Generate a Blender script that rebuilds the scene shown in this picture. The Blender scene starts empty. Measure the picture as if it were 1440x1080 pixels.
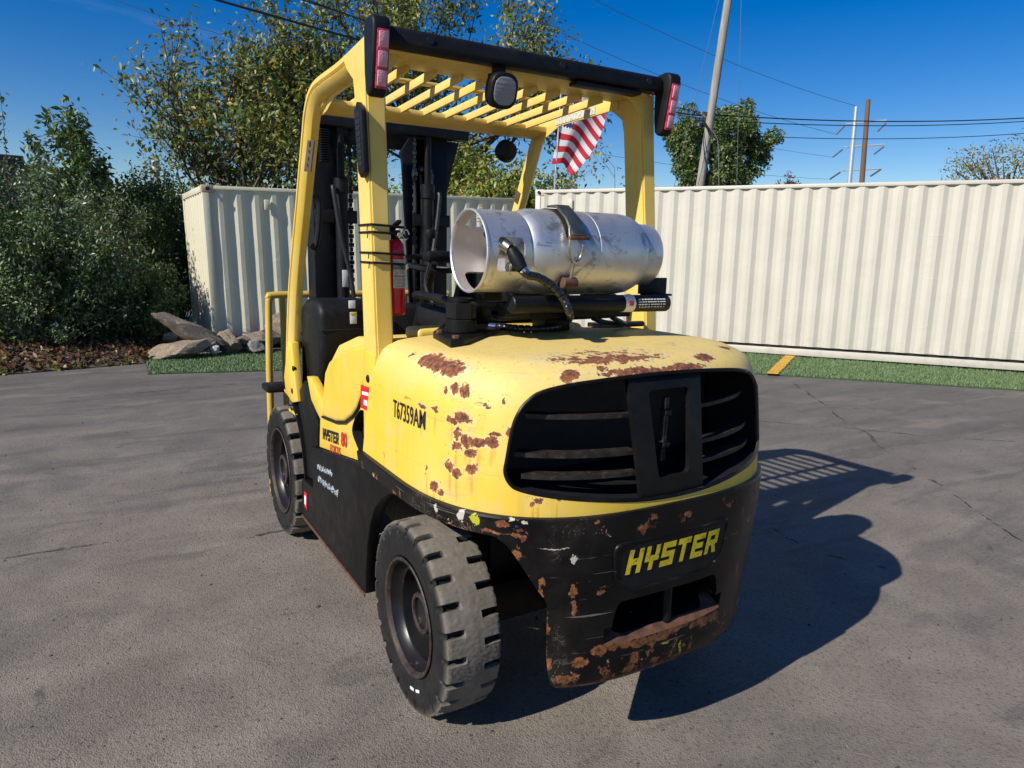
import bpy, bmesh, math, random
import numpy as np
from mathutils import Vector, Matrix
R = math.radians
random.seed(7); rng = np.random.default_rng(11)
scn = bpy.context.scene
COL = scn.collection

# ------------------------------------------------------------------ camera
CX = np.array([-1.56971, -2.22328, 1.65656]); FPX = 988.05
CF = np.array([0.5029, 0.8453, -0.1804]); CR = np.array([0.8611, -0.508, 0.0201]); CU = np.array([0.0747, 0.1654, 0.9834])
cam = bpy.data.cameras.new('camera'); camo = bpy.data.objects.new('camera', cam); COL.objects.link(camo)
cam.sensor_width = 36; cam.lens = FPX / 1440 * 36; cam.clip_start = .05; cam.clip_end = 2000
camo.matrix_world = Matrix(((CR[0], CU[0], -CF[0], CX[0]), (CR[1], CU[1], -CF[1], CX[1]), (CR[2], CU[2], -CF[2], CX[2]), (0, 0, 0, 1)))
scn.camera = camo

# ------------------------------------------------------------------ sky and sun
SUN_DIR = Vector((-1.314, -.213, 1.0)).normalized()          # towards the sun
EL = math.asin(SUN_DIR.z); AZ = math.atan2(SUN_DIR.x, SUN_DIR.y)
w = bpy.data.worlds.new('World'); scn.world = w; w.use_nodes = True
nt = w.node_tree; bg = nt.nodes['Background']
sky = nt.nodes.new('ShaderNodeTexSky'); sky.sky_type = 'NISHITA'; sky.sun_disc = False
sky.sun_elevation = EL; sky.sun_rotation = AZ; sky.altitude = 200
sky.air_density = 1.0; sky.dust_density = 0.0; sky.ozone_density = 2.0
bg.inputs['Strength'].default_value = .063
hsv = nt.nodes.new('ShaderNodeHueSaturation'); hsv.inputs['Saturation'].default_value = 1.58; hsv.inputs['Hue'].default_value = .516; hsv.inputs['Value'].default_value = 1.42
nt.links.new(sky.outputs[0], hsv.inputs['Color']); 
# a few faint wisps of cirrus, spread thinly over the whole sky
tcw = nt.nodes.new('ShaderNodeTexCoord'); mpw = nt.nodes.new('ShaderNodeMapping'); mpw.inputs['Rotation'].default_value = (.3, .9, .5); mpw.inputs['Scale'].default_value = (1.2, 5.0, 3.0); mpw.inputs['Location'].default_value = (.35, 0, 0)
nzw = nt.nodes.new('ShaderNodeTexNoise'); nzw.inputs['Scale'].default_value = 1.6; nzw.inputs['Detail'].default_value = 7; nzw.inputs['Distortion'].default_value = .6
mrw = nt.nodes.new('ShaderNodeMapRange'); mrw.inputs['From Min'].default_value = .66; mrw.inputs['From Max'].default_value = .84; mrw.inputs['To Max'].default_value = .22
mxw = nt.nodes.new('ShaderNodeMix'); mxw.data_type = 'RGBA'; mxw.inputs[7].default_value = (9, 10, 11, 1)
nt.links.new(tcw.outputs['Generated'], mpw.inputs[0]); nt.links.new(mpw.outputs[0], nzw.inputs['Vector']); nt.links.new(nzw.outputs['Fac'], mrw.inputs['Value']); nt.links.new(mrw.outputs[0], mxw.inputs[0]); nt.links.new(hsv.outputs[0], mxw.inputs[6]); nt.links.new(mxw.outputs[2], bg.inputs['Color'])
sun = bpy.data.lights.new('sun', 'SUN'); sun.energy = 5.0; sun.angle = R(.5); sun.color = (1, .95, .87)
suno = bpy.data.objects.new('sun', sun); COL.objects.link(suno)
suno.rotation_euler = (-SUN_DIR).to_track_quat('-Z', 'Y').to_euler()
scn.view_settings.view_transform = 'Standard'; scn.view_settings.look = 'None'
scn.view_settings.exposure = .22; scn.view_settings.gamma = 1
scn.render.engine = 'CYCLES'

# ------------------------------------------------------------------ pixel helpers (a pixel gives a direction, a plane the distance)
def ray(x, y): return CF + (x - 720) / FPX * CR - (y - 540) / FPX * CU
def on(x, y, ax, val):
    d = ray(x, y); i = 'xyz'.index(ax); return Vector(CX + d * (val - CX[i]) / d[i])
def far(x, y, dist):
    d = ray(x, y); h = math.hypot(d[0], d[1]); return Vector(CX + d * (dist / h))

# ------------------------------------------------------------------ material kit
class N:
    def __init__(s, name):
        s.m = bpy.data.materials.new(name); s.m.use_nodes = True; s.t = s.m.node_tree
        s.b = s.t.nodes['Principled BSDF']; s.tc = s.t.nodes.new('ShaderNodeTexCoord'); s.P = s.tc.outputs['Object']
    def n(s, k, **kw):
        x = s.t.nodes.new('ShaderNode' + k)
        for a, v in kw.items(): setattr(x, a, v)
        return x
    def put(s, sock, v):
        if isinstance(v, bpy.types.NodeSocket): s.t.links.new(v, sock)
        elif sock.type == 'RGBA': sock.default_value = (*v[:3], 1) if isinstance(v, (tuple, list)) else (v, v, v, 1)
        else: sock.default_value = v
    def noise(s, scale, detail=4, rough=.55, vec=None, dist=0, color=False):
        x = s.n('TexNoise'); s.put(x.inputs['Vector'], vec or s.P); x.inputs['Scale'].default_value = scale
        x.inputs['Detail'].default_value = detail; x.inputs['Roughness'].default_value = rough; x.inputs['Distortion'].default_value = dist
        return x.outputs['Color' if color else 'Fac']
    def vor(s, scale, vec=None, feat='F1', out='Distance'):
        x = s.n('TexVoronoi', feature=feat); s.put(x.inputs['Vector'], vec or s.P); x.inputs['Scale'].default_value = scale
        return x.outputs[out]
    def math(s, op, a, b=0, c=None, clamp=False):
        x = s.n('Math', operation=op, use_clamp=clamp); s.put(x.inputs[0], a); s.put(x.inputs[1], b)
        if c is not None: s.put(x.inputs[2], c)
        return x.outputs[0]
    def vm(s, op, a, b=None, c=None):
        x = s.n('VectorMath', operation=op); s.put(x.inputs[0], a)
        if b is not None: s.put(x.inputs[1], b)
        if c is not None: s.put(x.inputs[2], c)
        return x.outputs['Value'] if op in ('LENGTH', 'DOT_PRODUCT', 'DISTANCE') else x.outputs['Vector']
    def step(s, v, a, b):
        x = s.n('MapRange', interpolation_type='SMOOTHSTEP'); s.put(x.inputs['Value'], v)
        x.inputs['From Min'].default_value = a; x.inputs['From Max'].default_value = b; return x.outputs['Result']
    def lin(s, v, a, b, c, d):
        x = s.n('MapRange'); s.put(x.inputs['Value'], v)
        for k, q in zip(('From Min', 'From Max', 'To Min', 'To Max'), (a, b, c, d)): x.inputs[k].default_value = q
        return x.outputs['Result']
    def mix(s, f, a, b):
        x = s.n('Mix', data_type='RGBA'); s.put(x.inputs[0], f); s.put(x.inputs[6], a); s.put(x.inputs[7], b); return x.outputs[2]
    def sep(s, v=None):
        x = s.n('SeparateXYZ'); s.put(x.inputs[0], v or s.P); return x.outputs
    def scale(s, k, v=None): return s.vm('MULTIPLY', v or s.P, k)
    def out(s, color=None, rough=.5, metal=0, bump=None, bstr=.3, bdist=.005, spec=None, coat=None):
        if color is not None: s.put(s.b.inputs['Base Color'], color)
        s.put(s.b.inputs['Roughness'], rough); s.put(s.b.inputs['Metallic'], metal)
        if spec is not None: s.put(s.b.inputs['Specular IOR Level'], spec)
        if coat is not None: s.put(s.b.inputs['Coat Weight'], coat); s.b.inputs['Coat Roughness'].default_value = .15
        if bump is not None:
            x = s.n('Bump'); s.put(x.inputs['Height'], bump); x.inputs['Strength'].default_value = bstr; x.inputs['Distance'].default_value = bdist
            s.t.links.new(x.outputs[0], s.b.inputs['Normal'])
        return s.m
    def blobs(s, lst, warp):
        """min over blobs of the scaled distance; lst: (centre, horizontal radius, vertical radius)"""
        cur = None; p = s.vm('ADD', s.P, warp)
        for c, rx, rz in lst:
            k = Vector((1 / rx, 1 / rx, 1 / rz))
            v = s.vm('MULTIPLY_ADD', p, tuple(k), (-c[0] * k.x, -c[1] * k.y, -c[2] * k.z)); d = s.vm('LENGTH', v)
            cur = d if cur is None else s.math('MINIMUM', cur, d)
        return cur
def warpv(m, scale, amt):
    v = m.noise(scale, 4, .6, color=True); v = m.vm('SUBTRACT', v, (.5, .5, .5)); return m.vm('MULTIPLY', v, (amt,) * 3)
def simple(name, col, rough=.5, metal=0, var=.15, scale=8, bump=.0, bscale=60, spec=None, dirt=None):
    m = N(name); f = m.noise(scale, 5)
    c = m.mix(m.lin(f, .3, .7, 0, 1), tuple(x * (1 - var) for x in col), tuple(min(1, x * (1 + var)) for x in col))
    if dirt: c = m.mix(m.math('MULTIPLY', m.step(m.noise(scale * 2.3, 6, .65), .52, .72), dirt[1]), c, dirt[0])
    r = m.lin(m.noise(scale * 3, 4), .3, .7, max(0, rough - .08), min(1, rough + .08))
    return m.out(c, r, metal, m.noise(bscale, 4) if bump else None, bump, .002, spec)

# ------------------------------------------------------------------ mesh kit
def finish(name, bm, mat, parent=None, smooth=35, kind=None):
    me = bpy.data.meshes.new(name); bmesh.ops.recalc_face_normals(bm, faces=bm.faces[:]) if len(bm.faces) < 60000 else None
    bm.to_mesh(me); bm.free(); return fin_me(name, me, mat, parent, smooth, kind)
def fin_me(name, me, mat, parent=None, smooth=35, kind=None):
    for x in (mat if isinstance(mat, (list, tuple)) else [mat]): me.materials.append(x)
    if smooth:
        me.polygons.foreach_set('use_smooth', [True] * len(me.polygons)); me.set_sharp_from_angle(angle=R(smooth))
    o = bpy.data.objects.new(name, me); COL.objects.link(o)
    if parent: o.parent = parent
    if kind: o['kind'] = kind
    return o
def tag(o, label, cat=None, group=None, kind=None):
    o['label'] = label
    if cat: o['category'] = cat
    if group: o['group'] = group
    if kind: o['kind'] = kind
    return o
def thing(name, label, cat, loc=(0, 0, 0), group=None):
    o = bpy.data.objects.new(name, None); COL.objects.link(o); o.location = loc; o.empty_display_size = .1
    return tag(o, label, cat, group)
class B:
    """collects shapes into one bmesh"""
    def __init__(s): s.bm = bmesh.new()
    def add(s, vs, fs):
        v = [s.bm.verts.new(p) for p in vs]
        out = []
        for f in fs:
            try: out.append(s.bm.faces.new([v[i] for i in f]))
            except ValueError: pass
        return v, out
    def box(s, c, size, bev=0, rot=None, seg=2):
        bm2 = bmesh.new(); bmesh.ops.create_cube(bm2, size=1); bmesh.ops.scale(bm2, vec=size, verts=bm2.verts)
        if bev: bmesh.ops.bevel(bm2, geom=bm2.edges[:], offset=bev, segments=seg, affect='EDGES', profile=.5)
        M = Matrix.Translation(Vector(c)) @ (rot.to_4x4() if rot else Matrix())
        bmesh.ops.transform(bm2, matrix=M, verts=bm2.verts); s.merge(bm2); return s
    def merge(s, bm2):
        me = bpy.data.meshes.new('t'); bm2.to_mesh(me); bm2.free(); s.bm.from_mesh(me); bpy.data.meshes.remove(me)
    def beam(s, a, b, wd, h, bev=0, up=(0, 0, 1)):
        a = Vector(a); b = Vector(b); d = (b - a); L = d.length; d.normalize(); u = Vector(up); sd = d.cross(u).normalized(); u = sd.cross(d)
        rot = Matrix((sd, d, u)).transposed()
        return s.box((a + b) / 2, (wd, L, h), bev, rot)
    def tube(s, pts, r, n=10, cap=True, closed=False):
        pts = [Vector(p) for p in pts]; rs = r if isinstance(r, (list, tuple)) else [r] * len(pts); rings = []; prev = None
        for i, p in enumerate(pts):
            if closed: t = (pts[(i + 1) % len(pts)] - pts[i - 1]).normalized()
            else: t = (pts[min(i + 1, len(pts) - 1)] - pts[max(i - 1, 0)]).normalized()
            if prev is None: u = t.orthogonal().normalized()
            else: u = (prev - t * prev.dot(t)).normalized()
            prev = u; v = t.cross(u)
            rings.append([s.bm.verts.new(p + (u * math.cos(2 * math.pi * k / n) + v * math.sin(2 * math.pi * k / n)) * rs[i]) for k in range(n)])
        m = len(rings)
        for i in range(m if closed else m - 1):
            a, b = rings[i], rings[(i + 1) % m]
            for k in range(n): s.bm.faces.new((a[k], a[(k + 1) % n], b[(k + 1) % n], b[k]))
        if cap and not closed: s.bm.faces.new(rings[0][::-1]); s.bm.faces.new(rings[-1])
        return s
    def cyl(s, a, b, r, n=20, bev=0, r2=None):
        a = Vector(a); b = Vector(b); r2 = r if r2 is None else r2
        if bev:
            d = (b - a).normalized() * bev
            return s.tube([a, a + d, b - d, b], [r - bev, r, r2, r2 - bev], n)
        return s.tube([a, b], [r, r2], n)
    def lathe(s, prof, o, ax, n=48, closed=False):
        """prof: (along axis, radius)"""
        o = Vector(o); ax = Vector(ax).normalized(); u = ax.orthogonal().normalized(); v = ax.cross(u); rings = []
        for a, r in prof:
            rings.append([s.bm.verts.new(o + ax * a + (u * math.cos(2 * math.pi * k / n) + v * math.sin(2 * math.pi * k / n)) * max(r, 1e-4)) for k in range(n)])
        for i in range(len(rings) if closed else len(rings) - 1):
            a, b = rings[i], rings[(i + 1) % len(rings)]
            for k in range(n): s.bm.faces.new((a[k], a[(k + 1) % n], b[(k + 1) % n], b[k]))
        return s
    def prism(s, poly, f, d, bev=0, seg=2):
        """poly: 2D points; f maps a 2D point to 3D; d: extrusion vector"""
        bm2 = bmesh.new(); d = Vector(d); a = [bm2.verts.new(f(p)) for p in poly]; b = [bm2.verts.new(Vector(f(p)) + d) for p in poly]; k = len(poly)
        bm2.faces.new(a); bm2.faces.new(b[::-1])
        for i in range(k): bm2.faces.new((a[i], b[i], b[(i + 1) % k], a[(i + 1) % k]))
        bmesh.ops.recalc_face_normals(bm2, faces=bm2.faces)
        if bev:
            e = [x for x in bm2.edges if x.calc_face_angle(0) > .6]
            bmesh.ops.bevel(bm2, geom=e, offset=bev, segments=seg, affect='EDGES', profile=.5, clamp_overlap=True)
        s.merge(bm2); return s
    def ob(s, name, mat, parent=None, smooth=35, kind=None): return finish(name, s.bm, mat, parent, smooth, kind)
def boolean(o, cutters, op='DIFFERENCE'):
    for c in cutters:
        md = o.modifiers.new('b', 'BOOLEAN'); md.object = c; md.operation = op; md.solver = 'EXACT'
    dg = bpy.context.evaluated_depsgraph_get(); me = bpy.data.meshes.new_from_object(o.evaluated_get(dg))
    o.modifiers.clear(); old = o.data; o.data = me; bpy.data.meshes.remove(old)
    for c in cutters: bpy.data.objects.remove(c)
    me.polygons.foreach_set('use_smooth', [True] * len(me.polygons)); me.set_sharp_from_angle(angle=R(35))
    return o
def spline(pts, n=8):
    P = [Vector(p) for p in pts]; P = [P[0] * 2 - P[1]] + P + [P[-1] * 2 - P[-2]]; out = []
    for i in range(1, len(P) - 2):
        for k in range(n):
            t = k / n; a, b, c, d = P[i - 1:i + 3]
            out.append(.5 * ((2 * b) + (c - a) * t + (2 * a - 5 * b + 4 * c - d) * t * t + (3 * b - a - 3 * c + d) * t ** 3))
    out.append(P[-2]); return out
def text_mesh(txt, size, bold=0, sx=1, shear=0, cut=.02):
    """flat triangulated lettering, centred, width along x, height along y"""
    cu = bpy.data.curves.new('t', 'FONT'); cu.body = txt; cu.size = size; cu.offset = bold; cu.shear = shear; cu.align_x = 'CENTER'; cu.align_y = 'CENTER'; cu.resolution_u = 3
    o = bpy.data.objects.new('t', cu); COL.objects.link(o); bpy.context.view_layer.update()
    dg = bpy.context.evaluated_depsgraph_get(); me = bpy.data.meshes.new_from_object(o.evaluated_get(dg))
    bm = bmesh.new(); bm.from_mesh(me); bpy.data.objects.remove(o); bpy.data.curves.remove(cu); bpy.data.meshes.remove(me)
    for v in bm.verts: v.co.x *= sx
    bmesh.ops.triangulate(bm, faces=bm.faces)
    for _ in range(4):
        e = [x for x in bm.edges if x.calc_length() > cut]
        if not e: break
        bmesh.ops.subdivide_edges(bm, edges=e, cuts=1); bmesh.ops.triangulate(bm, faces=bm.faces)
    return bm

# ================================================================== SETTING
def asphalt():
    m = N('asphalt'); P = m.P
    big = m.noise(.35, 5, .6, dist=.6); mid = m.noise(1.7, 6, .65, dist=.4); fine = m.noise(55, 5, .7); grit = m.vor(170)
    c = m.mix(m.lin(mid, .3, .7, 0, 1), (.158, .135, .110), (.258, .222, .182))
    c = m.mix(m.math('MULTIPLY', m.step(m.noise(.9, 6, .7, dist=.8), .5, .66), .45), c, (.100, .092, .085))
    # newer, darker asphalt towards the containers
    xyz = m.sep(); fy = m.math('ADD', m.math('ADD', m.math('MULTIPLY', xyz[0], .55), m.math('MULTIPLY', xyz[1], .83)), m.math('MULTIPLY', m.noise(.8, 5, .65), 1.6))
    dk = m.step(fy, 1.8, 6.8); c = m.mix(m.math('MULTIPLY', dk, .58), c, (.088, .085, .086)); sm2 = m.noise(1, 6, .65, vec=m.vm('ADD', m.scale((.5, 3.4, 1)), warpv(m, 1.1, .9))); c = m.mix(m.math('MULTIPLY', m.math('MULTIPLY', m.step(sm2, .50, .62), m.step(fy, .8, 2.6)), .38), c, (.070, .067, .066))
    # dragged tyre marks and sandy streaks
    st = m.noise(1, 6, .6, vec=m.vm('ADD', m.scale((.55, 2.6, 1)), warpv(m, .7, 1.2)), dist=.4)
    c = m.mix(m.math('MULTIPLY', m.step(st, .54, .68), .5), c, (.262, .222, .178))
    c = m.mix(m.math('MULTIPLY', m.step(st, .43, .33), .5), c, (.085, .078, .073))
    pa = m.noise(.9, 4, .6, vec=m.vm('ADD', P, (31, 7, 0))); c = m.mix(m.math('MULTIPLY', m.step(pa, .62, .72), .5), c, (.25, .215, .165))
    oil = m.noise(4.5, 6, .65, vec=m.vm('ADD', P, (5, 17, 3)), dist=.8); c = m.mix(m.math('MULTIPLY', m.step(oil, .64, .74), .6), c, (.045, .043, .042))
    # aggregate
    c = m.mix(m.math('MULTIPLY', m.step(fine, .50, .30), .75), c, (.055, .050, .045))
    c = m.mix(m.math('MULTIPLY', m.step(m.vor(70, out='Distance'), .24, .10), .42), c, (.33, .30, .265))
    c = m.mix(m.math('MULTIPLY', m.step(m.noise(130, 3, .7), .58, .68), .55), c, (.045, .040, .037))
    # cracks that run where the photograph has them
    pw = m.vm('ADD', P, m.vm('ADD', warpv(m, 1.6, .22), warpv(m, 9, .05))); crack = None
    lines = [[(-60, 795), (70, 775), (190, 757), (262, 744), (300, 742)], [(318, 757), (405, 745)],
             [(1120, 540), (1245, 630), (1300, 668), (1360, 708), (1480, 790)], [(1062, 592), (1180, 600), (1330, 616), (1470, 622)], [(1090, 745), (1150, 780), (1240, 795)], [(95, 560), (240, 548), (330, 540)]]
    for ln in lines:
        q = [on(x, y, 'z', 0) for x, y in ln]
        for a, b in zip(q, q[1:]):
            ab = b - a; pa_ = m.vm('SUBTRACT', pw, tuple(a))
            t = m.math('DIVIDE', m.vm('DOT_PRODUCT', pa_, tuple(ab)), ab.length_squared, clamp=True)
            x = m.n('VectorMath', operation='SCALE'); x.inputs[0].default_value = ab; m.put(x.inputs['Scale'], t)
            d = m.vm('LENGTH', m.vm('SUBTRACT', pa_, x.outputs[0])); crack = d if crack is None else m.math('MINIMUM', crack, d)
    wid = m.lin(m.noise(3, 3), .3, .7, .004, .032); ck = m.math('SUBTRACT', 1, m.math('DIVIDE', crack, wid, clamp=True))
    c = m.mix(m.math('MULTIPLY', ck, .9), c, (.02, .018, .017))
    h = m.math('ADD', m.math('MULTIPLY', fine, m.lin(m.noise(4, 4), .3, .7, .25, 1.1)), m.math('MULTIPLY', grit, .4)); h = m.math('ADD', h, m.math('MULTIPLY', mid, 1.5)); h = m.math('SUBTRACT', h, m.math('MULTIPLY', ck, 3))
    return m.out(c, m.lin(mid, .3, .7, .72, .92), 0, h, .9, .007, spec=.3)
M_asphalt = asphalt()
b = B(); b.add([(-300, -300, 0), (300, -300, 0), (300, 300, 0), (-300, 300, 0)], [(0, 1, 2, 3)])
ground = b.ob('asphalt_ground', M_asphalt, smooth=0); tag(ground, 'worn grey brown asphalt yard with cracks and stains', kind='structure')

m = N('soil'); M_soil = m.out(m.mix(m.lin(m.noise(9, 6, .7), .35, .65, 0, 1), (.035, .022, .015), (.13, .085, .05)), .95, 0, m.noise(25, 6, .7), .8, .03)
# planting bed behind the asphalt edge (low uneven bank)
b = B(); q0 = [on(-200, 548, 'z', 0), on(0, 528, 'z', 0), on(100, 520, 'z', 0), on(203, 511, 'z', 0), Vector((-.75, 10.0, 0)), Vector((.2, 10.15, 0))]
rows = []
for i in range(61):
    t = i / 60 * (len(q0) - 1); k = min(int(t), len(q0) - 2); p = q0[k].lerp(q0[k + 1], t - k); row = []
    for j in range(30):
        s = j / 29; d = s ** 1.5 * 26
        z = .012 if j == 0 else .03 + .22 * min(1, d / 1.6) + .05 * math.sin(i * 1.3 + j) * math.cos(j * 2.1 + i * .4)
        row.append((p.x - d * .18, p.y + d, z))
    rows.append(row)
vs = [p for r in rows for p in r]; fs = [(i * 30 + j, (i + 1) * 30 + j, (i + 1) * 30 + j + 1, i * 30 + j + 1) for i in range(60) for j in range(29)]
b.add(vs, fs); bed = b.ob('soil_bed', M_soil, smooth=80); tag(bed, 'dark leaf littered soil bank under the shrubs', kind='structure')

def grass_mesh(poly, count, h, wd, zfun, seed):
    rg = np.random.default_rng(seed); p = np.array(poly)[:, :2]; mn, mx = p.min(0), p.max(0); pts = np.empty((0, 2))
    while len(pts) < count:
        c = rg.uniform(mn, mx, (count * 2, 2)); ins = np.zeros(len(c), bool)
        for i in range(len(p)):
            a, bb = p[i], p[(i + 1) % len(p)]
            with np.errstate(divide='ignore', invalid='ignore'):
                ins ^= ((a[1] > c[:, 1]) != (bb[1] > c[:, 1])) & (c[:, 0] < (bb[0] - a[0]) * (c[:, 1] - a[1]) / (bb[1] - a[1] + 1e-12) + a[0])
        pts = np.vstack([pts, c[ins]])
    pts = pts[:count]; a = rg.uniform(0, 6.28, count); hh = h * rg.uniform(.6, 1.2, count); lean = rg.normal(0, .35 * h, (count, 2))
    d = np.stack([np.cos(a), np.sin(a)], 1) * wd / 2; z = zfun(pts)
    v = np.empty((count, 3, 3)); v[:, 0, :2] = pts - d; v[:, 1, :2] = pts + d; v[:, 2, :2] = pts + lean; v[:, 0, 2] = v[:, 1, 2] = z; v[:, 2, 2] = z + hh
    return v.reshape(-1, 3), np.arange(count * 3).reshape(-1, 3)
def pydata(name, v, f, mat, parent=None, smooth=0, kind=None, mi=None):
    me = bpy.data.meshes.new(name); n = f.shape[1]
    me.vertices.add(len(v)); me.vertices.foreach_set('co', np.ascontiguousarray(v, np.float32).ravel())
    me.loops.add(f.size); me.loops.foreach_set('vertex_index', f.astype(np.int32).ravel())
    me.polygons.add(len(f)); me.polygons.foreach_set('loop_start', np.arange(0, f.size, n, dtype=np.int32))
    me.update(calc_edges=True)
    o = fin_me(name, me, mat, parent, smooth, kind)
    if mi is not None: me.polygons.foreach_set('material_index', np.ascontiguousarray(mi, np.int32))
    return o
def turf_mat():
    m = N('artificial_turf'); f = m.noise(3, 4); g = m.noise(120, 3)
    c = m.mix(m.lin(f, .3, .7, 0, 1), (.075, .125, .035), (.12, .19, .06)); c = m.mix(m.lin(g, .35, .65, 0, 1), c, (.19, .27, .12))
    return m.out(c, .6)
M_turf = turf_mat(); M_turfb = simple('turf_backing', (.03, .07, .025), .9, 0, .3, 20)
e1R = Vector((math.cos(-.9563), math.sin(-.9563), .0)); nR = Vector((-e1R.y, e1R.x, 0))
PR = Vector((5.9986, 9.7412, .022)); PL = Vector((.0726, 10.1471, .0598))
tl = [on(208, 527, 'z', 0), Vector((3.2, 7.15, 0)), Vector((5.0, 8.9, 0)), Vector((5.2, 9.9, 0)), on(205, 503, 'z', 0)]
tr0, tr1 = on(1070, 527, 'z', 0), on(1440, 550, 'z', 0); dtr = (tr1 - tr0).normalized()
tr = [tr0 - dtr * 3.2, tr1 + dtr * 2.5, PR + e1R * 12 - nR * .03, PR - nR * .03]
for poly, cnt, lab, sd in ((tl, 42000, 'green artificial turf mat in front of the boulders', 3), (tr, 60000, 'long green artificial turf strip along the white container', 4)):
    v, f = grass_mesh([(p.x, p.y) for p in poly], cnt, .035, .011, lambda q: np.full(len(q), .012), sd)
    k = len(v); nb = len(poly)
    b = B(); vv = [(p.x, p.y, .014) for p in poly] + [(p.x, p.y, .0) for p in poly]
    b.add(vv, [tuple(range(nb))] + [(i, i + nb, (i + 1) % nb + nb, (i + 1) % nb) for i in range(nb)])
    base = b.ob('turf_strip', M_turfb, smooth=0); tag(base, lab, kind='structure')
    o = pydata('turf_blades', v, f, M_turf, base, kind='stuff')
# yellow painted line across the turf
M_yline = simple('yellow_line_paint', (.62, .33, .03), .8, 0, .3, 40)
b = B(); la, lb, lc, ld = [on(x, y, 'z', .036) for x, y in ((1078, 525), (1094, 526), (1118, 501), (1104, 500))]
for k in range(22):
    j = [Vector((random.uniform(-.02, .02), 0, random.uniform(0, .006))) for _ in range(4)]
    b.add([la.lerp(ld, k / 22) + j[0], lb.lerp(lc, k / 22) + j[1], lb.lerp(lc, (k + 1.1) / 22) + j[2], la.lerp(ld, (k + 1.1) / 22) + j[3]], [(0, 1, 2, 3)])
o = b.ob('painted_line', M_yline, smooth=0); tag(o, 'short yellow line painted across the turf strip by the white container', kind='structure')

# ------------------------------------------------------------------ shipping containers
def container_mat(name, col, rust):
    m = N(name); P = m.P; f = m.noise(1.3, 5, .6); c = m.mix(m.lin(f, .3, .7, 0, 1), tuple(x * .93 for x in col), col)
    dr = m.noise(1, 4, .6, vec=m.scale((9, 9, .35))); c = m.mix(m.math('MULTIPLY', m.step(dr, .55, .78), .12), c, tuple(x * .8 for x in col))
    sp = m.noise(22, 5, .7); c = m.mix(m.math('MULTIPLY', m.step(sp, .74, .79), rust), c, (.22, .11, .06))
    z = m.sep()[2]; lo = m.math('MULTIPLY', m.step(z, .55, .05), m.step(m.noise(5, 5, .7), .45, .7)); c = m.mix(m.math('MULTIPLY', lo, .35), c, (.33, .27, .2))
    dent = m.noise(2.2, 3, .5, dist=.5); sc = m.noise(1, 3, .5, vec=m.scale((1.2, 1.2, 9)))
    h = m.math('ADD', dent, m.math('MULTIPLY', m.step(sc, .66, .72), .12))
    return m.out(c, .5, 0, h, .35, .03)
M_contR = container_mat('container_white_paint', (.575, .535, .445), .5); M_contL = container_mat('container_cream_paint', (.64, .595, .43), .6)
M_contrust = simple('rusty_casting_paint', (.45, .36, .25), .7, 0, .4, 14, dirt=((.2, .09, .05), .8))
M_dark = simple('dark_void', (.008, .008, .009), .8, 0, .2)
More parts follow.
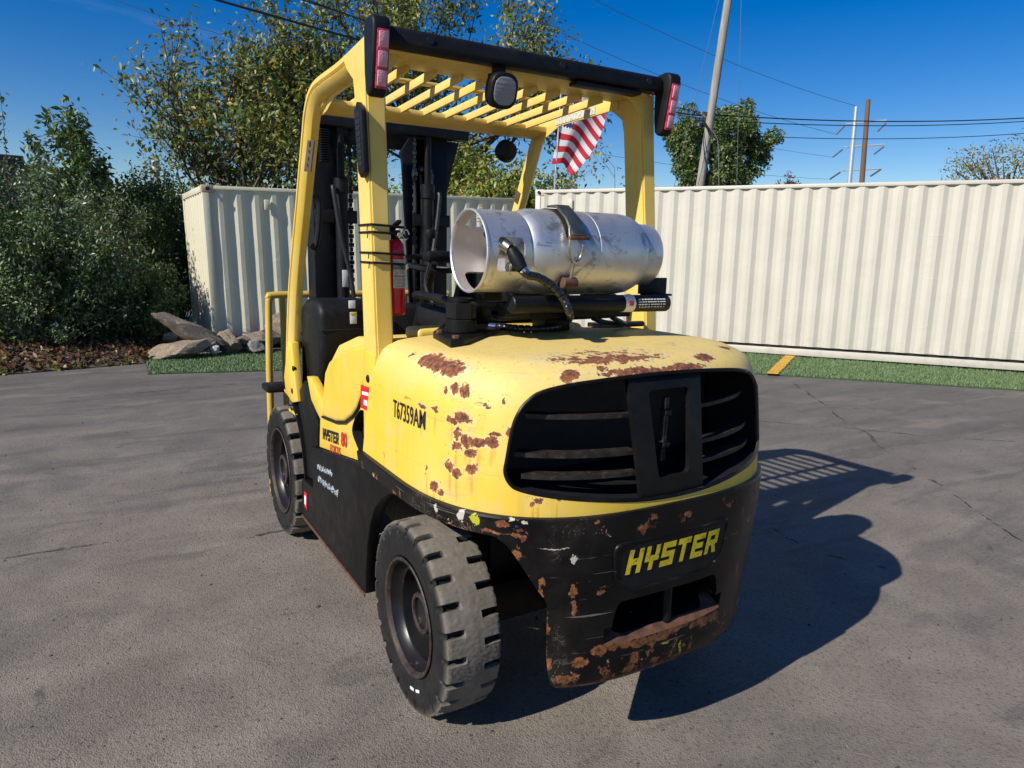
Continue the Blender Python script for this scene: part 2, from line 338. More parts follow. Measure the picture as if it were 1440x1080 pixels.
def container(name, label, P0, yaw, slope, L, H, off, mat, castmat):
    W = 2.438
    root = thing(name, label, 'container')
    root.matrix_world = Matrix.Translation(P0) @ Matrix.Rotation(yaw, 4, 'Z') @ Matrix.Rotation(-slope, 4, 'Y')
    pitch = .2795
    def corr(name, length, p0, du, dn, z0, z1, ph):
        prof = sorted({round(q, 4) for q in [.10, length - .10] + [(i + f) * pitch + ph for i in range(-3, int(length / pitch) + 3) for f in (0, .24, .50, .74)] if .0999 <= q <= length - .0999})
        def depth(s):
            fr = ((s - ph) / pitch) % 1 + 1e-6
            return 0 if fr < .24 else (fr - .24) / .26 if fr < .5 else 1 if fr < .74 else 1 - (fr - .74) / .26
        b = B(); vs = []; fs = []; rowsz = 14
        for j in range(rowsz + 1):
            z = z0 + (z1 - z0) * j / rowsz
            for s in prof:
                d = .012 + .036 * depth(s) + (.004 * math.sin(s * 2.7 + j) if 0 < j < rowsz else 0); q = Vector(p0) + Vector(du) * s + Vector(dn) * d; vs.append((q.x, q.y, z))
        n = len(prof)
        for j in range(rowsz):
            for i in range(n - 1): fs.append((j * n + i, j * n + i + 1, (j + 1) * n + i + 1, (j + 1) * n + i))
        b.add(vs, fs); return b.ob(name, mat, root, smooth=20)
    corr('side_panel', L, (0, 0, 0), (1, 0, 0), (0, 1, 0), .165, H - .05, off); corr('side_panel', L, (0, W, 0), (1, 0, 0), (0, -1, 0), .165, H - .05, off)
    corr('end_panel', W, (0, 0, 0), (0, 1, 0), (1, 0, 0), .14, H - .08, .1); corr('end_panel', W, (L, 0, 0), (0, 1, 0), (-1, 0, 0), .14, H - .08, .1)
    for y in (.03, W - .03):
        B().box((L / 2, y, H - .035), (L - .3, .06, .06), .008).ob('top_rail', mat, root)
        B().box((L / 2, y, .062), (L - .3, .05, .115), .008).ob('bottom_rail', mat, root); B().box((L / 2, .07 if y < 1 else W - .07, .15), (L - .25, .02, .10)).ob('gap_shade_strip', M_dark, root)  # black strip below the side panel stands in for the recess shadow
    for x in (.03, L - .03):
        B().box((x, W / 2, H - .05), (.06, W - .32, .10), .008).ob('end_rail', mat, root); B().box((x, W / 2, .075), (.05, W - .32, .14), .008).ob('end_rail', mat, root)
    for x in (.055, L - .055):
        for y in (.06, W - .06):
            B().box((x, y, H / 2), (.11, .12, H - .22), .01).ob('corner_post', mat, root)
            for z in (.059, H - .055):
                cb = B().box((x + (.03 if x < 1 else -.03), y + (.02 if y < 1 else -.02), z), (.178, .162, .118), .006).ob('corner_casting', castmat, root)
                ho = B()
                for k in range(1): ho.cyl((x + (.03 if x < 1 else -.03), -.0285 if y < 1 else W + .0285, z), (x + (.03 if x < 1 else -.03), -.015 if y < 1 else W + .015, z), .032, 14)
                ho.ob('lashing_hole', M_dark, cb)
    vs = []; fs = []; n = int(L / .12)                      # roof sheet, lightly corrugated
    for i in range(n + 1):
        for y in (.05, W - .05): vs.append((.1 + (L - .2) * i / n, y, H - .02 + (.014 if (i // 2) % 2 else 0)))
    for i in range(n): fs.append((2 * i, 2 * i + 1, 2 * i + 3, 2 * i + 2))
    b = B(); b.add(vs, fs); b.ob('roof_panel', mat, root, smooth=0)
    B().box((L / 2, W / 2, .12), (L - .2, W - .1, .03)).ob('floor', M_dark, root)
    vb = B().box((off + 2 * pitch + .05 + .14 * (L < 7), .002, H - .28), (.09, .03, .17), .01); vb.ob('vent_cover', mat, root)
    return root
container('shipping_container', 'long white corrugated shipping container behind the long turf strip', PR, -.9563, .0027, 12.19, 2.896, .12, M_contR, M_contR)
container('shipping_container', 'short cream shipping container with rust stained corner behind the boulders', PL, .0125, .0217, 6.058, 2.591, .24, M_contL, M_contrust)

# ================================================================== FORKLIFT (frame: x right, y forward, z up; rear axle at y=0)
ZS = [.28, .295, .32, .45, .60, .80, .885, .89, 1.0, 1.2, 1.27, 1.31, 1.335]
WS = [.60, .63, .645, .66, .69, .71, .72, .70, .70, .695, .68, .655, .60]
DS = [.64, .665, .68, .685, .69, .70, .70, .685, .68, .65, .625, .595, .54]
NE = 2.9; Y0 = .05
def cwWD(z): return float(np.interp(z, ZS, WS)), float(np.interp(z, ZS, DS))
def cwF(p):
    Wd, D = cwWD(p[2]); return (abs(p[0]) / Wd) ** NE + (max(0, Y0 - p[1]) / D) ** NE - 1
def cwhit(x, y):
    d = ray(x, y); d = d / np.linalg.norm(d); t = 1.0
    while t < 5:
        p = CX + d * t
        if .28 < p[2] < 1.335 and p[1] < .5 and cwF(p) < 0:
            a, c = t - .02, t
            for _ in range(14):
                k = (a + c) / 2; p = CX + d * k
                if p[2] < 1.335 and cwF(p) < 0: c = k
                else: a = k
            return Vector(CX + d * c)
        t += .02
    return None
def cw_rear(x, z, off=0):
    Wd, D = cwWD(z); y = Y0 - D * max(0, 1 - (min(abs(x), Wd) / Wd) ** NE) ** (1 / NE)
    e = .002; y2 = Y0 - D * max(0, 1 - (min(abs(x) + e, Wd) / Wd) ** NE) ** (1 / NE); sl = (y2 - y) / e * (1 if x >= 0 else -1)
    nv = Vector((sl, -1, 0)).normalized(); return Vector((x, y, z)) + nv * off
def cw_side(y, z, off=0):
    Wd, D = cwWD(z); q = max(0, Y0 - y) / D; return Vector((-(Wd * (1 - q ** NE) ** (1 / NE)) - off, y - off * q, z))
def cw_outline(z, yf, n=110, grow=0):
    Wd, D = cwWD(z); Wd += grow; D += grow; pts = [(-Wd, yf), (-Wd, (yf + Y0) / 2)]
    for k in range(n + 1):
        # even spacing by polar angle
        a = math.pi * k / n; c, s = math.cos(a), math.sin(a); r = ((abs(c) / Wd) ** NE + (abs(s) / D) ** NE) ** (-1 / NE); pts.append((-c * r, Y0 - s * r))
    return pts + [(Wd, (yf + Y0) / 2), (Wd, yf)]

# ---- materials
def weather_yellow(name, sat, pale, patch=.6, chips=.5):
    m = N(name); f = m.noise(1.8, 5, .6); c = m.mix(m.lin(f, .35, .65, 0, 1), sat, pale)
    dr = m.noise(1, 4, .6, vec=m.scale((14, 14, 1.0))); c = m.mix(m.math('MULTIPLY', m.step(dr, .5, .75), .3), c, tuple(x * .7 for x in sat))
    g = m.noise(6, 6, .7); c = m.mix(m.math('MULTIPLY', m.step(g, .50, .72), .38), c, (.44, .36, .20)); c = m.mix(m.math('MULTIPLY', m.step(m.noise(2.6, 6, .65), .52, .7), .18), c, (.74, .62, .34))
    ch = m.noise(38, 5, .7); c = m.mix(m.math('MULTIPLY', m.step(ch, .715, .74), chips), c, (.13, .06, .03))
    sc = m.noise(1, 3, .6, vec=m.scale((3, 3, 60))); c = m.mix(m.math('MULTIPLY', m.step(sc, .7, .74), .35), c, (.30, .25, .16))
    return m.out(c, m.lin(g, .3, .7, .38, .6), 0, m.noise(18, 5), .08, .004)
M_yel = weather_yellow('faded_yellow_paint', (.72, .49, .065), (.78, .58, .17)); M_ysd = weather_yellow('yellow_side_paint', (.74, .47, .022), (.78, .55, .09))
M_rail = weather_yellow('dull_yellow_paint', (.58, .38, .05), (.66, .46, .10), chips=.9)
def counterweight_yellow():
    m = N('counterweight_yellow_paint'); f = m.noise(1.6, 5, .6); xyz = m.sep()
    c = m.mix(m.lin(f, .35, .65, 0, 1), (.76, .48, .028), (.77, .56, .12))
    left = m.step(xyz[1], -.40, .0); c = m.mix(m.math('MULTIPLY', left, .55), c, (.76, .49, .03))
    # sun bleached, scuffed corner and top
    top = m.step(m.math('ADD', xyz[2], m.math('MULTIPLY', m.math('SUBTRACT', m.noise(5, 5), .5), .25)), 1.16, 1.3); c = m.mix(m.math('MULTIPLY', top, .42), c, (.74, .60, .30))
    g = m.noise(7, 7, .7, dist=.5); c = m.mix(m.math('MULTIPLY', m.step(g, .48, .68), .42), c, (.55, .45, .23))
    dr = m.noise(1, 4, .6, vec=m.scale((26, 26, .8))); c = m.mix(m.math('MULTIPLY', m.step(dr, .56, .72), .30), c, (.55, .33, .07))
    hs = m.noise(1, 4, .65, vec=m.scale((2, 2, 90))); c = m.mix(m.math('MULTIPLY', m.step(hs, .62, .70), .45), c, (.36, .27, .13))
    cn = m.blobs([(cwhit(640, 530), .07, .10), (cwhit(645, 600), .07, .12), (cwhit(640, 670), .07, .08)], warpv(m, 9, .08)); sm_ = m.math('MULTIPLY', m.step(cn, 1.25, .5), m.step(m.noise(1, 5, .75, vec=m.scale((16, 16, 60))), .46, .62)); c = m.mix(m.math('MULTIPLY', sm_, .6), c, (.46, .38, .20))
    bl = []; K = .0019
    for x, y, rx, rz in [(604, 507, 11, 8), (622, 515, 15, 8), (637, 524, 11, 7), (608, 503, 7, 5), (627, 545, 4, 10), (640, 545, 9, 7), (654, 549, 9, 9), (593, 571, 14, 3), (612, 575, 8, 3), (651, 587, 15, 7), (636, 590, 9, 4),
            (643, 609, 8, 8), (656, 620, 9, 8), (674, 624, 14, 6), (692, 622, 10, 6), (642, 627, 11, 6), (661, 637, 11, 6), (633, 655, 10, 7), (642, 666, 9, 6), (664, 659, 11, 7), (610, 683, 10, 8), (619, 691, 8, 5),
            (696, 612, 10, 2), (715, 608, 6, 5), (683, 572, 4, 3), (579, 499, 3, 3), (721, 499, 3, 3), (728, 492, 4, 2), (761, 497, 4, 3), (840, 500, 34, 3), (905, 522, 26, 4), (962, 517, 14, 5), (802, 529, 5, 9),
            (822, 494, 5, 2), (845, 493, 11, 2), (873, 494, 5, 2), (990, 502, 7, 4), (757, 703, 7, 4), (750, 706, 3, 8), (784, 703, 5, 3), (846, 518, 3, 3), (1063, 615, 6, 8), (600, 660, 2.5, 6), (710, 565, 3, 5), (1020, 489, 5, 3), (938, 488, 8, 3), (540, 640, 2, 5)]:
        h = cwhit(x, y)
        if h:
            flat = 3.0 if h.z > 1.3 else 1.0
            bl.append((h, rx * K * flat * 1.12, rz * K * 1.3))
    d = m.blobs(bl, m.vm('ADD', warpv(m, 30, .040), warpv(m, 90, .012))); d = m.math('ADD', d, m.math('MULTIPLY', m.math('SUBTRACT', m.noise(60, 6, .75), .5), 1.7))
    halo = m.step(d, 1.9, 1.0); edge_ = m.step(d, 1.34, 1.16); pit = m.math('MULTIPLY', m.step(d, 3.2, 1.6), m.step(m.noise(95, 5, .75), .60, .66)); rust = m.math('MAXIMUM', m.step(d, 1.06, .94), pit)
    c = m.mix(m.math('MULTIPLY', halo, .25), c, (.66, .54, .33)); c = m.mix(m.math('MULTIPLY', edge_, m.lin(m.noise(20, 3), .4, .65, .0, .6)), c, (.70, .60, .38))
    # drips below the spots
    drip = m.blobs([((q[0].x, q[0].y, q[0].z - .05), max(.006, q[1] * .45), .06) for q in bl if q[1] < .03], warpv(m, 14, .006))
    c = m.mix(m.math('MULTIPLY', m.step(drip, 1.0, .2), .5), c, (.52, .20, .02))
    rc = m.mix(m.lin(m.noise(60, 5, .7), .35, .65, 0, 1), (.11, .036, .018), (.33, .115, .045)); rc = m.mix(m.step(m.noise(24, 4), .58, .72), rc, (.05, .03, .025))
    rc = m.mix(m.math('MULTIPLY', m.step(d, .55, .1), .6), rc, (.045, .022, .016)); rc = m.mix(m.math('MULTIPLY', m.step(d, .80, .98), .6), rc, (.34, .13, .045)); c = m.mix(rust, c, rc)
    sc = m.noise(1, 3, .6, vec=m.vm('ADD', m.scale((6, 6, 42)), warpv(m, 3, 3))); k = m.step(sc, .705, .725); c = m.mix(m.math('MULTIPLY', k, .6), c, (.14, .10, .06))
    # dark crease on the right shoulder
    cr = [cwhit(1035, 484), cwhit(1032, 497), cwhit(1020, 512)]
    cd = m.blobs([(q, .02, .02) for q in cr if q], warpv(m, 20, .03)); c = m.mix(m.math('MULTIPLY', m.step(cd, 1, .7), m.step(m.noise(30, 3), .5, .6)), c, (.07, .03, .02))
    h = m.math('SUBTRACT', m.math('ADD', m.math('MULTIPLY', g, .4), m.math('MULTIPLY', m.noise(60, 4), .08)), m.math('MULTIPLY', rust, .35))
    rr = m.mix(rust, m.lin(g, .3, .7, .50, .68), .92); return m.out(c, rr, 0, h, .35, .004)
def counterweight_black():
    m = N('counterweight_black_paint'); g = m.noise(6, 6, .65); xyz = m.sep()
    c = m.mix(m.lin(g, .3, .7, 0, 1), (.003, .003, .004), (.009, .008, .0075))
    c = m.mix(m.math('MULTIPLY', m.step(m.noise(3, 5, .6), .52, .72), .14), c, (.09, .07, .05))                 # dust film
    sc = m.noise(1, 4, .7, vec=m.scale((2.2, 2.2, 70))); c = m.mix(m.math('MULTIPLY', m.step(sc, .66, .70), .7), c, (.22, .2, .17))
    scr2 = m.noise(1, 5, .75, vec=m.vm('ADD', m.scale((5, 5, 38)), warpv(m, 2.5, 2.2))); c = m.mix(m.math('MULTIPLY', m.step(scr2, .64, .69), .55), c, (.15, .10, .065))
    vsc = m.noise(1, 5, .75, vec=m.scale((46, 46, 4))); c = m.mix(m.math('MULTIPLY', m.step(vsc, .68, .73), .45), c, (.20, .17, .14))
    ed = m.math('MAXIMUM', m.step(xyz[2], .50, .29), m.math('MULTIPLY', m.step(m.math('ABSOLUTE', m.math('SUBTRACT', xyz[2], .835)), .035, .005), .55))
    n1 = m.noise(16, 6, .7, dist=.6); thr = m.math('SUBTRACT', n1, m.math('SUBTRACT', .68, m.math('MULTIPLY', ed, .16)))
    chip = m.step(thr, .0, .012)
    cc = m.mix(m.step(m.noise(45, 4, .7), .42, .6), (.09, .032, .018), (.30, .125, .055)); cc = m.mix(m.step(m.noise(23, 3), .60, .66), cc, (.40, .33, .25))
    c = m.mix(m.math('MULTIPLY', m.step(m.math('ADD', xyz[0], m.math('MULTIPLY', m.noise(4, 5, .7), .3)), .42, .66), .6), c, (.085, .068, .052)); c = m.mix(chip, c, cc)  # brown on the right side: dust, with ground reflection put into the colour
    squig = m.noise(14, 5, .7, dist=.8); line = m.math('MULTIPLY', m.step(m.math('ABSOLUTE', m.math('SUBTRACT', squig, .5)), .008, .003), m.step(m.noise(3.1, 3), .62, .68)); c = m.mix(m.math('MULTIPLY', line, .35), c, (.5, .42, .33))
    K = .0019
    def grp(l, col, am, c, extra=()):
        bl = list(extra)
        for x, y, rx, rz in l:
            h = cwhit(x, y)
            if h: bl.append((h, rx * K, rz * K))
        d = m.blobs(bl, m.vm('ADD', warpv(m, 32, .036), warpv(m, 95, .012))); d = m.math('ADD', d, m.math('MULTIPLY', m.math('SUBTRACT', m.noise(70, 6, .75), .5), 1.8)); return m.mix(m.math('MULTIPLY', m.step(d, 1.05, .9), am), c, col)
    rc = m.mix(m.lin(m.noise(55, 5, .7), .35, .65, 0, 1), (.09, .030, .016), (.36, .15, .06))
    c = grp([(562, 695, 3, 10), (706, 736, 12, 6), (728, 730, 4, 6), (725, 752, 7, 4), (806, 832, 7, 14), (808, 855, 5, 16), (845, 833, 7, 3), (893, 925, 9, 12), (885, 940, 12, 7), (815, 932, 14, 10), (920, 928, 9, 5), (890, 950, 8, 6), (763, 818, 4, 8), (920, 727, 7, 5), (905, 745, 8, 8), (840, 735, 5, 4), (968, 722, 9, 4), (640, 742, 30, 3), (690, 748, 18, 3), (795, 955, 20, 7), (770, 935, 6, 14), (870, 770, 3, 6), (945, 845, 20, 4), (1045, 720, 2, 14), (1036, 800, 3, 16)], rc, .95, c, [(cw_rear(-x, z, 0), .007, .055) for x, z in ((.436, .42), (.440, .53), (.465, .63))] + [(cw_rear(-.535, .765, 0), .02, .02)] + [(cw_rear(x, .425 + .012 * math.sin(x * 23), 0), .030, .020) for x in (-.27, -.22, -.17, -.12, -.07, -.02, .03, .08, .13, .18, .23)] + [(cw_rear(x, .295, 0), .035, .012) for x in (-.36, -.30, -.12, .05, .22)])
    c = grp([(648, 724, 7, 13), (613, 715, 5, 9), (716, 728, 6, 3), (806, 787, 5, 6), (738, 735, 3, 3), (780, 772, 24, 1), (1008, 850, 4, 8), (720, 790, 2, 14), (742, 820, 2, 14)], (.55, .52, .44), .9, c)
    c = grp([(667, 730, 11, 8), (956, 910, 2.5, 16), (935, 905, 9, 2)], (.5, .5, .03), .85, c)
    c = grp([(727, 742, 4, 3)], (.04, .10, .22), .7, c)
    h = m.math('SUBTRACT', m.math('ADD', m.math('MULTIPLY', g, .5), m.math('MULTIPLY', m.noise(85, 4, .6), .22)), m.math('MULTIPLY', chip, .3))
    return m.out(c, m.mix(chip, m.lin(g, .3, .7, .26, .48), .85), 0, h, .35, .004, spec=.2)
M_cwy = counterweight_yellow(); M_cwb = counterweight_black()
M_blk = simple('black_plastic', (.008, .0085, .0095), .48, 0, .3, 10, .15, 200, .22, dirt=((.05, .043, .036), .2)); M_bpt = simple('black_frame_paint', (.0065, .0062, .006), .45, 0, .4, 5, .05, 60, .2, dirt=((.04, .03, .022), .2))
M_void = simple('interior_black', (.006, .006, .007), .6, 0, .3); M_mast = simple('mast_black_paint', (.006, .0065, .008), .45, 0, .4, 6, .05, 60, .25, dirt=((.06, .05, .04), .2))
M_hose = simple('hose_rubber', (.014, .014, .015), .5, 0, .3, 30); M_grease = simple('greasy_steel', (.16, .15, .15), .35, .9, .3, 20, dirt=((.03, .025, .02), .7))
M_zinc = simple('zinc_plate', (.52, .46, .34), .32, 1, .2, 25, dirt=((.22, .14, .07), .4)); M_rust = simple('rusted_steel', (.105, .045, .026), .9, 0, .5, 30, .5, 60)
M_chrome = simple('bright_steel', (.75, .75, .74), .18, 1, .08, 20)
M_white = simple('white_label', (.72, .72, .69), .55, 0, .08, 30); M_red = simple('red_label', (.55, .015, .02), .5, 0, .15, 20)
M_black_ink = simple('black_ink', (.012, .012, .012), .6, 0, .1); M_redink = simple('red_ink', (.50, .02, .02), .5, 0, .1)
M_yink = simple('yellow_logo_paint', (.74, .58, .012), .5, 0, .12, 16, dirt=((.03, .028, .02), .9))
M_bronze = simple('amber_sticker', (.10, .062, .038), .6, 0, .3, 20)
m = N('red_lens'); M_lens = m.out(m.mix(m.step(m.noise(60, 2), .4, .6), (.42, .015, .05), (.60, .05, .11)), .12, 0, m.vor(120), .4, .003, coat=.6); m.b.inputs['Transmission Weight'].default_value = .15
m = N('clear_lens'); M_clear = m.out((.22, .22, .23), .12, 0, m.noise(1, 1, vec=m.scale((2, 2, 120))), .6, .004, coat=.5)
m = N('clear_red_lens'); M_pink = m.out((.62, .28, .33), .12, 0, m.vor(150), .4, .003, coat=.6)
def rubber():
    m = N('tyre_rubber'); at = m.n('Attribute', attribute_name='tread'); g = m.noise(9, 6, .65); f = at.outputs['Fac']
    c = m.mix(m.lin(g, .3, .7, 0, 1), (.007, .007, .008), (.019, .018, .017))
    wear = m.mix(m.lin(m.noise(22, 5, .7), .3, .7, 0, 1), (.150, .128, .102), (.235, .203, .165)); c = m.mix(m.math('MULTIPLY', f, .92), c, wear)
    dust = m.noise(30, 5, .75); c = m.mix(m.math('MULTIPLY', m.step(dust, .55, .72), .14), c, (.10, .09, .08))
    return m.out(c, m.lin(f, 0, 1, .55, .88), 0, m.noise(70, 5, .7), .3, .003, spec=.25)
M_rub = rubber()
def rimmat():
    m = N('black_rim_paint'); g = m.noise(9, 6, .7); c = m.mix(m.lin(g, .3, .7, 0, 1), (.005, .005, .006), (.014, .013, .012))
    c = m.mix(m.step(m.noise(17, 6, .7), .64, .70), c, (.09, .04, .022)); return m.out(c, .36, 0, g, .15, .003, spec=.4)
M_rim = rimmat(); M_rimedge = simple('rusty_rim_edge', (.040, .024, .018), .6, 0, .7, 30, .3, 60, dirt=((.012, .011, .010), .95))

M_slat = simple('rubbed_slat_paint', (.022, .019, .016), .5, 0, .6, 18, .3, 60, .3, dirt=((.13, .075, .045), .6))
FL = thing('forklift', 'worn yellow and black forklift with propane tank parked on the asphalt yard', 'forklift')
def part(b, name, mat, parent=None, smooth=35, kind=None): return b.ob(name, mat, parent or FL, smooth, kind)

# ---- upper counterweight
zs = [.875, .886, .90, .95, 1.0, 1.05, 1.1, 1.15, 1.2, 1.235, 1.262, 1.285, 1.303, 1.318, 1.329, 1.335]
def yfront(z): return .40 - (z - .82) * .30
rings = [[(x, y, z) for x, y in cw_outline(max(z, .891), yfront(z))] for z in zs]
last = rings[-1]; yf = yfront(1.335)
for fct, dz in ((.93, .006), (.8, .012), (.55, .019), (.25, .024)): rings.append([(x * fct, yf + (y - yf) * fct, 1.335 + dz * 1.0) for x, y, z in last])
n = len(last); vs = [p for r_ in rings for p in r_]; fs = []
for i in range(len(rings) - 1):
    for k in range(n): fs.append((i * n + k, i * n + (k + 1) % n, (i + 1) * n + (k + 1) % n, (i + 1) * n + k))
fs.append(tuple(range(n))[::-1]); fs.append(tuple((len(rings) - 1) * n + k for k in range(n)))
b = B(); b.add(vs, fs); CW = part(b, 'counterweight', [M_cwy, M_void])
half = [(0, .905), (.10, .908), (.19, .916), (.33, .934), (.44, .950), (.515, .966), (.54, .982), (.552, 1.015), (.546, 1.06), (.530, 1.15), (.512, 1.20), (.485, 1.232), (.447, 1.257), (.36, 1.276), (.23, 1.287), (.1, 1.292), (0, 1.293)]
prof = spline([(x, z, 0) for x, z in half], 4); prof = [(p.x, p.y) for p in prof]
contour = prof[:-1] + [(-x, z) for x, z in prof[::-1]][:-1]
cut = B().prism(contour, lambda p: (p[0], -1.0, p[1]), (0, .80, 0)).ob('cut', M_void)
boolean(CW, [cut])
for p in CW.data.polygons:
    c = p.center
    p.material_index = 1 if (cwF((c.x, c.y, min(c.z, 1.334))) < -.035 and .905 < c.z < 1.3 and c.y > -.7 and c.y < .2 and abs(c.x) < .56) else 0
# rounded lip round the opening
b = B(); b.tube([cw_rear(x, z, -.003) for x, z in contour], .007, 8, closed=True); part(b, 'grille_rim', M_cwb, CW)
# slatted grille inside
def cw_bar(x0, x1, z0, z1, inset, hh, dep):
    b = B(); k = 16; vs = []
    for i in range(k + 1):
        x = x0 + (x1 - x0) * i / k; z = z0 + (z1 - z0) * i / k; p = cw_rear(x, z, -inset); q = cw_rear(x, z, -inset - dep)
        vs += [p + Vector((0, 0, hh)), p - Vector((0, 0, hh)), q - Vector((0, 0, hh)), q + Vector((0, 0, hh))]
    fs = [(4 * i + j, 4 * i + (j + 1) % 4, 4 * i + 4 + (j + 1) % 4, 4 * i + 4 + j) for i in range(k) for j in range(4)] + [(0, 1, 2, 3), (4 * k + 3, 4 * k + 2, 4 * k + 1, 4 * k)]
    b.add(vs, fs); return b
for sg in (-1, 1):
    for z, xe, ins in ((1.165, .50, .055), (1.05, .535, .045), (.985, .52, .04)):
        part(cw_bar(sg * .13, sg * xe, z, z + .012, ins, .007, .045), 'grille_slat', M_slat, CW)
outer = [(-.157, 1.30), (.157, 1.30), (.134, .900), (-.134, .900)]; inn = [(-.088, 1.245), (.088, 1.245), (.066, .967), (-.066, .967)]
def rr(poly, r, k=5):
    out = []; nn = len(poly)
    for i in range(nn):
        a, p, c = Vector((*poly[i - 1], 0)), Vector((*poly[i], 0)), Vector((*poly[(i + 1) % nn], 0)); u = (a - p).normalized(); v = (c - p).normalized(); s = p + u * r; e = p + v * r
        for j in range(k + 1):
            t = j / k; q = s * (1 - t) ** 2 + p * 2 * t * (1 - t) + e * t * t; out.append((q.x, q.y))
    return out
o2, i2 = rr(outer, .02), rr(inn, .02); vs = []; fs = []; n = len(o2)
for off in (-.012, -.030):
    vs += [cw_rear(x, z, off) for x, z in o2] + [cw_rear(x, z, off) for x, z in i2]
for k in range(n):
    k2 = (k + 1) % n; fs += [(k, k2, n + k2, n + k), (2 * n + k, 3 * n + k, 3 * n + k2, 2 * n + k2), (n + k, n + k2, 3 * n + k2, 3 * n + k), (k, 2 * n + k, 2 * n + k2, k2)]
b = B(); b.add(vs, fs); part(b, 'grille_plate', M_bpt, CW)
b = B().box((.055, -.50, 1.09), (.018, .02, .22), .003).box((.05, -.51, 1.15), (.03, .03, .02), .003).box((.05, -.51, 1.04), (.03, .03, .02), .003); part(b, 'latch_rod', M_grease, CW)
b = B().box((0, -.235, 1.10), (1.0, .02, .36)); part(b, 'radiator_screen', M_void, CW)

# ---- lower counterweight (black)
zl = [.28, .283, .29, .30, .32, .36, .40, .45, .5, .55, .6, .65, .7, .75, .8, .84, .868, .879, .884, .885]
gr = {.884: -.004, .885: -.012, .879: .0}
rings = [[(x, y, z) for x, y in cw_outline(min(z, .885), .40, grow=gr.get(z, 0))] for z in zl]; n = len(rings[0]); vs = [p for r_ in rings for p in r_]; fs = []
for i in range(len(rings) - 1):
    for k in range(n): fs.append((i * n + k, i * n + (k + 1) % n, (i + 1) * n + (k + 1) % n, (i + 1) * n + k))
fs += [tuple(range(n))[::-1], tuple((len(rings) - 1) * n + k for k in range(n))]
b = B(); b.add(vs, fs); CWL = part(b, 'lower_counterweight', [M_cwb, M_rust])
CWL['label'] = 'chipped black lower half of the counterweight'
curve = [(.36, .26), (.385, .29), (.415, .325), (.43, .40), (.437, .5), (.446, .605), (.477, .66), (.516, .73), (.548, .785), (.575, .812), (.62, .822), (1.0, .824)]
cs = spline([(x, z, 0) for x, z in curve], 5); cs = [(p.x, p.y) for p in cs]
cuts = []
cs = [(x + (float(np.interp(cw_rear(x, z).y, [-.80, -.30, .6], [-.34, .24, .24])) if x < .66 else .12), z) for x, z in cs]   # meet the skin where the photo's edge runs
for sg in (-1, 1):
    wp = lambda off: [(sg * max(.05, x - off), z) for x, z in cs] + [(sg * 1.3, .824), (sg * 1.3, .20), (sg * max(.04, .33 - off), .20)]
    sec = [(-.80, -.34), (-.30, .24), (.60, .24)]             # (y, inward shift)
    cb = B(); npt = len(wp(0)); vs = [(x, y, z) for y, off in sec for x, z in wp(off)]
    fs = [tuple(range(npt)), tuple(range(2 * npt, 3 * npt))[::-1]] + [(r_ * npt + k, r_ * npt + (k + 1) % npt, (r_ + 1) * npt + (k + 1) % npt, (r_ + 1) * npt + k) for r_ in range(2) for k in range(npt)]
    cb.add(vs, fs); bmesh.ops.triangulate(cb.bm, faces=cb.bm.faces); cuts.append(cb.ob('cut', M_void))
slot = rr([(-.215, .585), (.215, .585), (.235, .50), (.19, .452), (-.19, .452), (-.235, .50)], .025)
cuts.append(B().prism(slot, lambda p: (p[0], -1.0, p[1]), (0, .60, 0)).ob('cut', M_void))
lipc = B().prism([(-.70, .40), (-.56, .475), (-.56, .50), (-.70, .50)], lambda p: (-.26, p[0], p[1]), (.52, 0, 0)).ob('cut', M_void); cuts.append(lipc)
boolean(CWL, cuts)
for p in CWL.data.polygons:
    c = p.center; p.material_index = 1 if (abs(c.x) < .27 and .385 < c.z < .485 and c.y < -.52 and p.normal.z > .3) else 0
b = B().cyl((0.02, -.60, .44), (0.02, -.60, .62), .019, 14); part(b, 'tow_pin', M_bpt, CWL)
b = B().box((0, -.42, .52), (.5, .02, .2)); part(b, 'slot_back', M_void, CWL)
# name plate with raised bead
pl = rr([(-.245, .785), (.245, .785), (.235, .665), (.165, .618), (-.165, .618), (-.235, .665)], .03, 5)
b = B(); vs = [cw_rear(x, z, .003) for x, z in pl]; ctr = [(x * .0, .70) for x, z in pl]
grid = []; K = 24
for j in range(7):
    f = j / 6; grid.append([cw_rear(x * (1 - f), .705 + (z - .705) * (1 - f), .0035) for x, z in pl])
n = len(pl); vs = [p for g_ in grid for p in g_]; fs = [(j * n + k, j * n + (k + 1) % n, (j + 1) * n + (k + 1) % n, (j + 1) * n + k) for j in range(6) for k in range(n)]
b.add(vs, fs); bmesh.ops.remove_doubles(b.bm, verts=b.bm.verts, dist=.0005); NP = part(b, 'name_plate', M_blk, CWL)
b = B().tube([cw_rear(x, z, .002) for x, z in pl], .007, 8, closed=True); part(b, 'plate_bead', M_cwb, CWL)
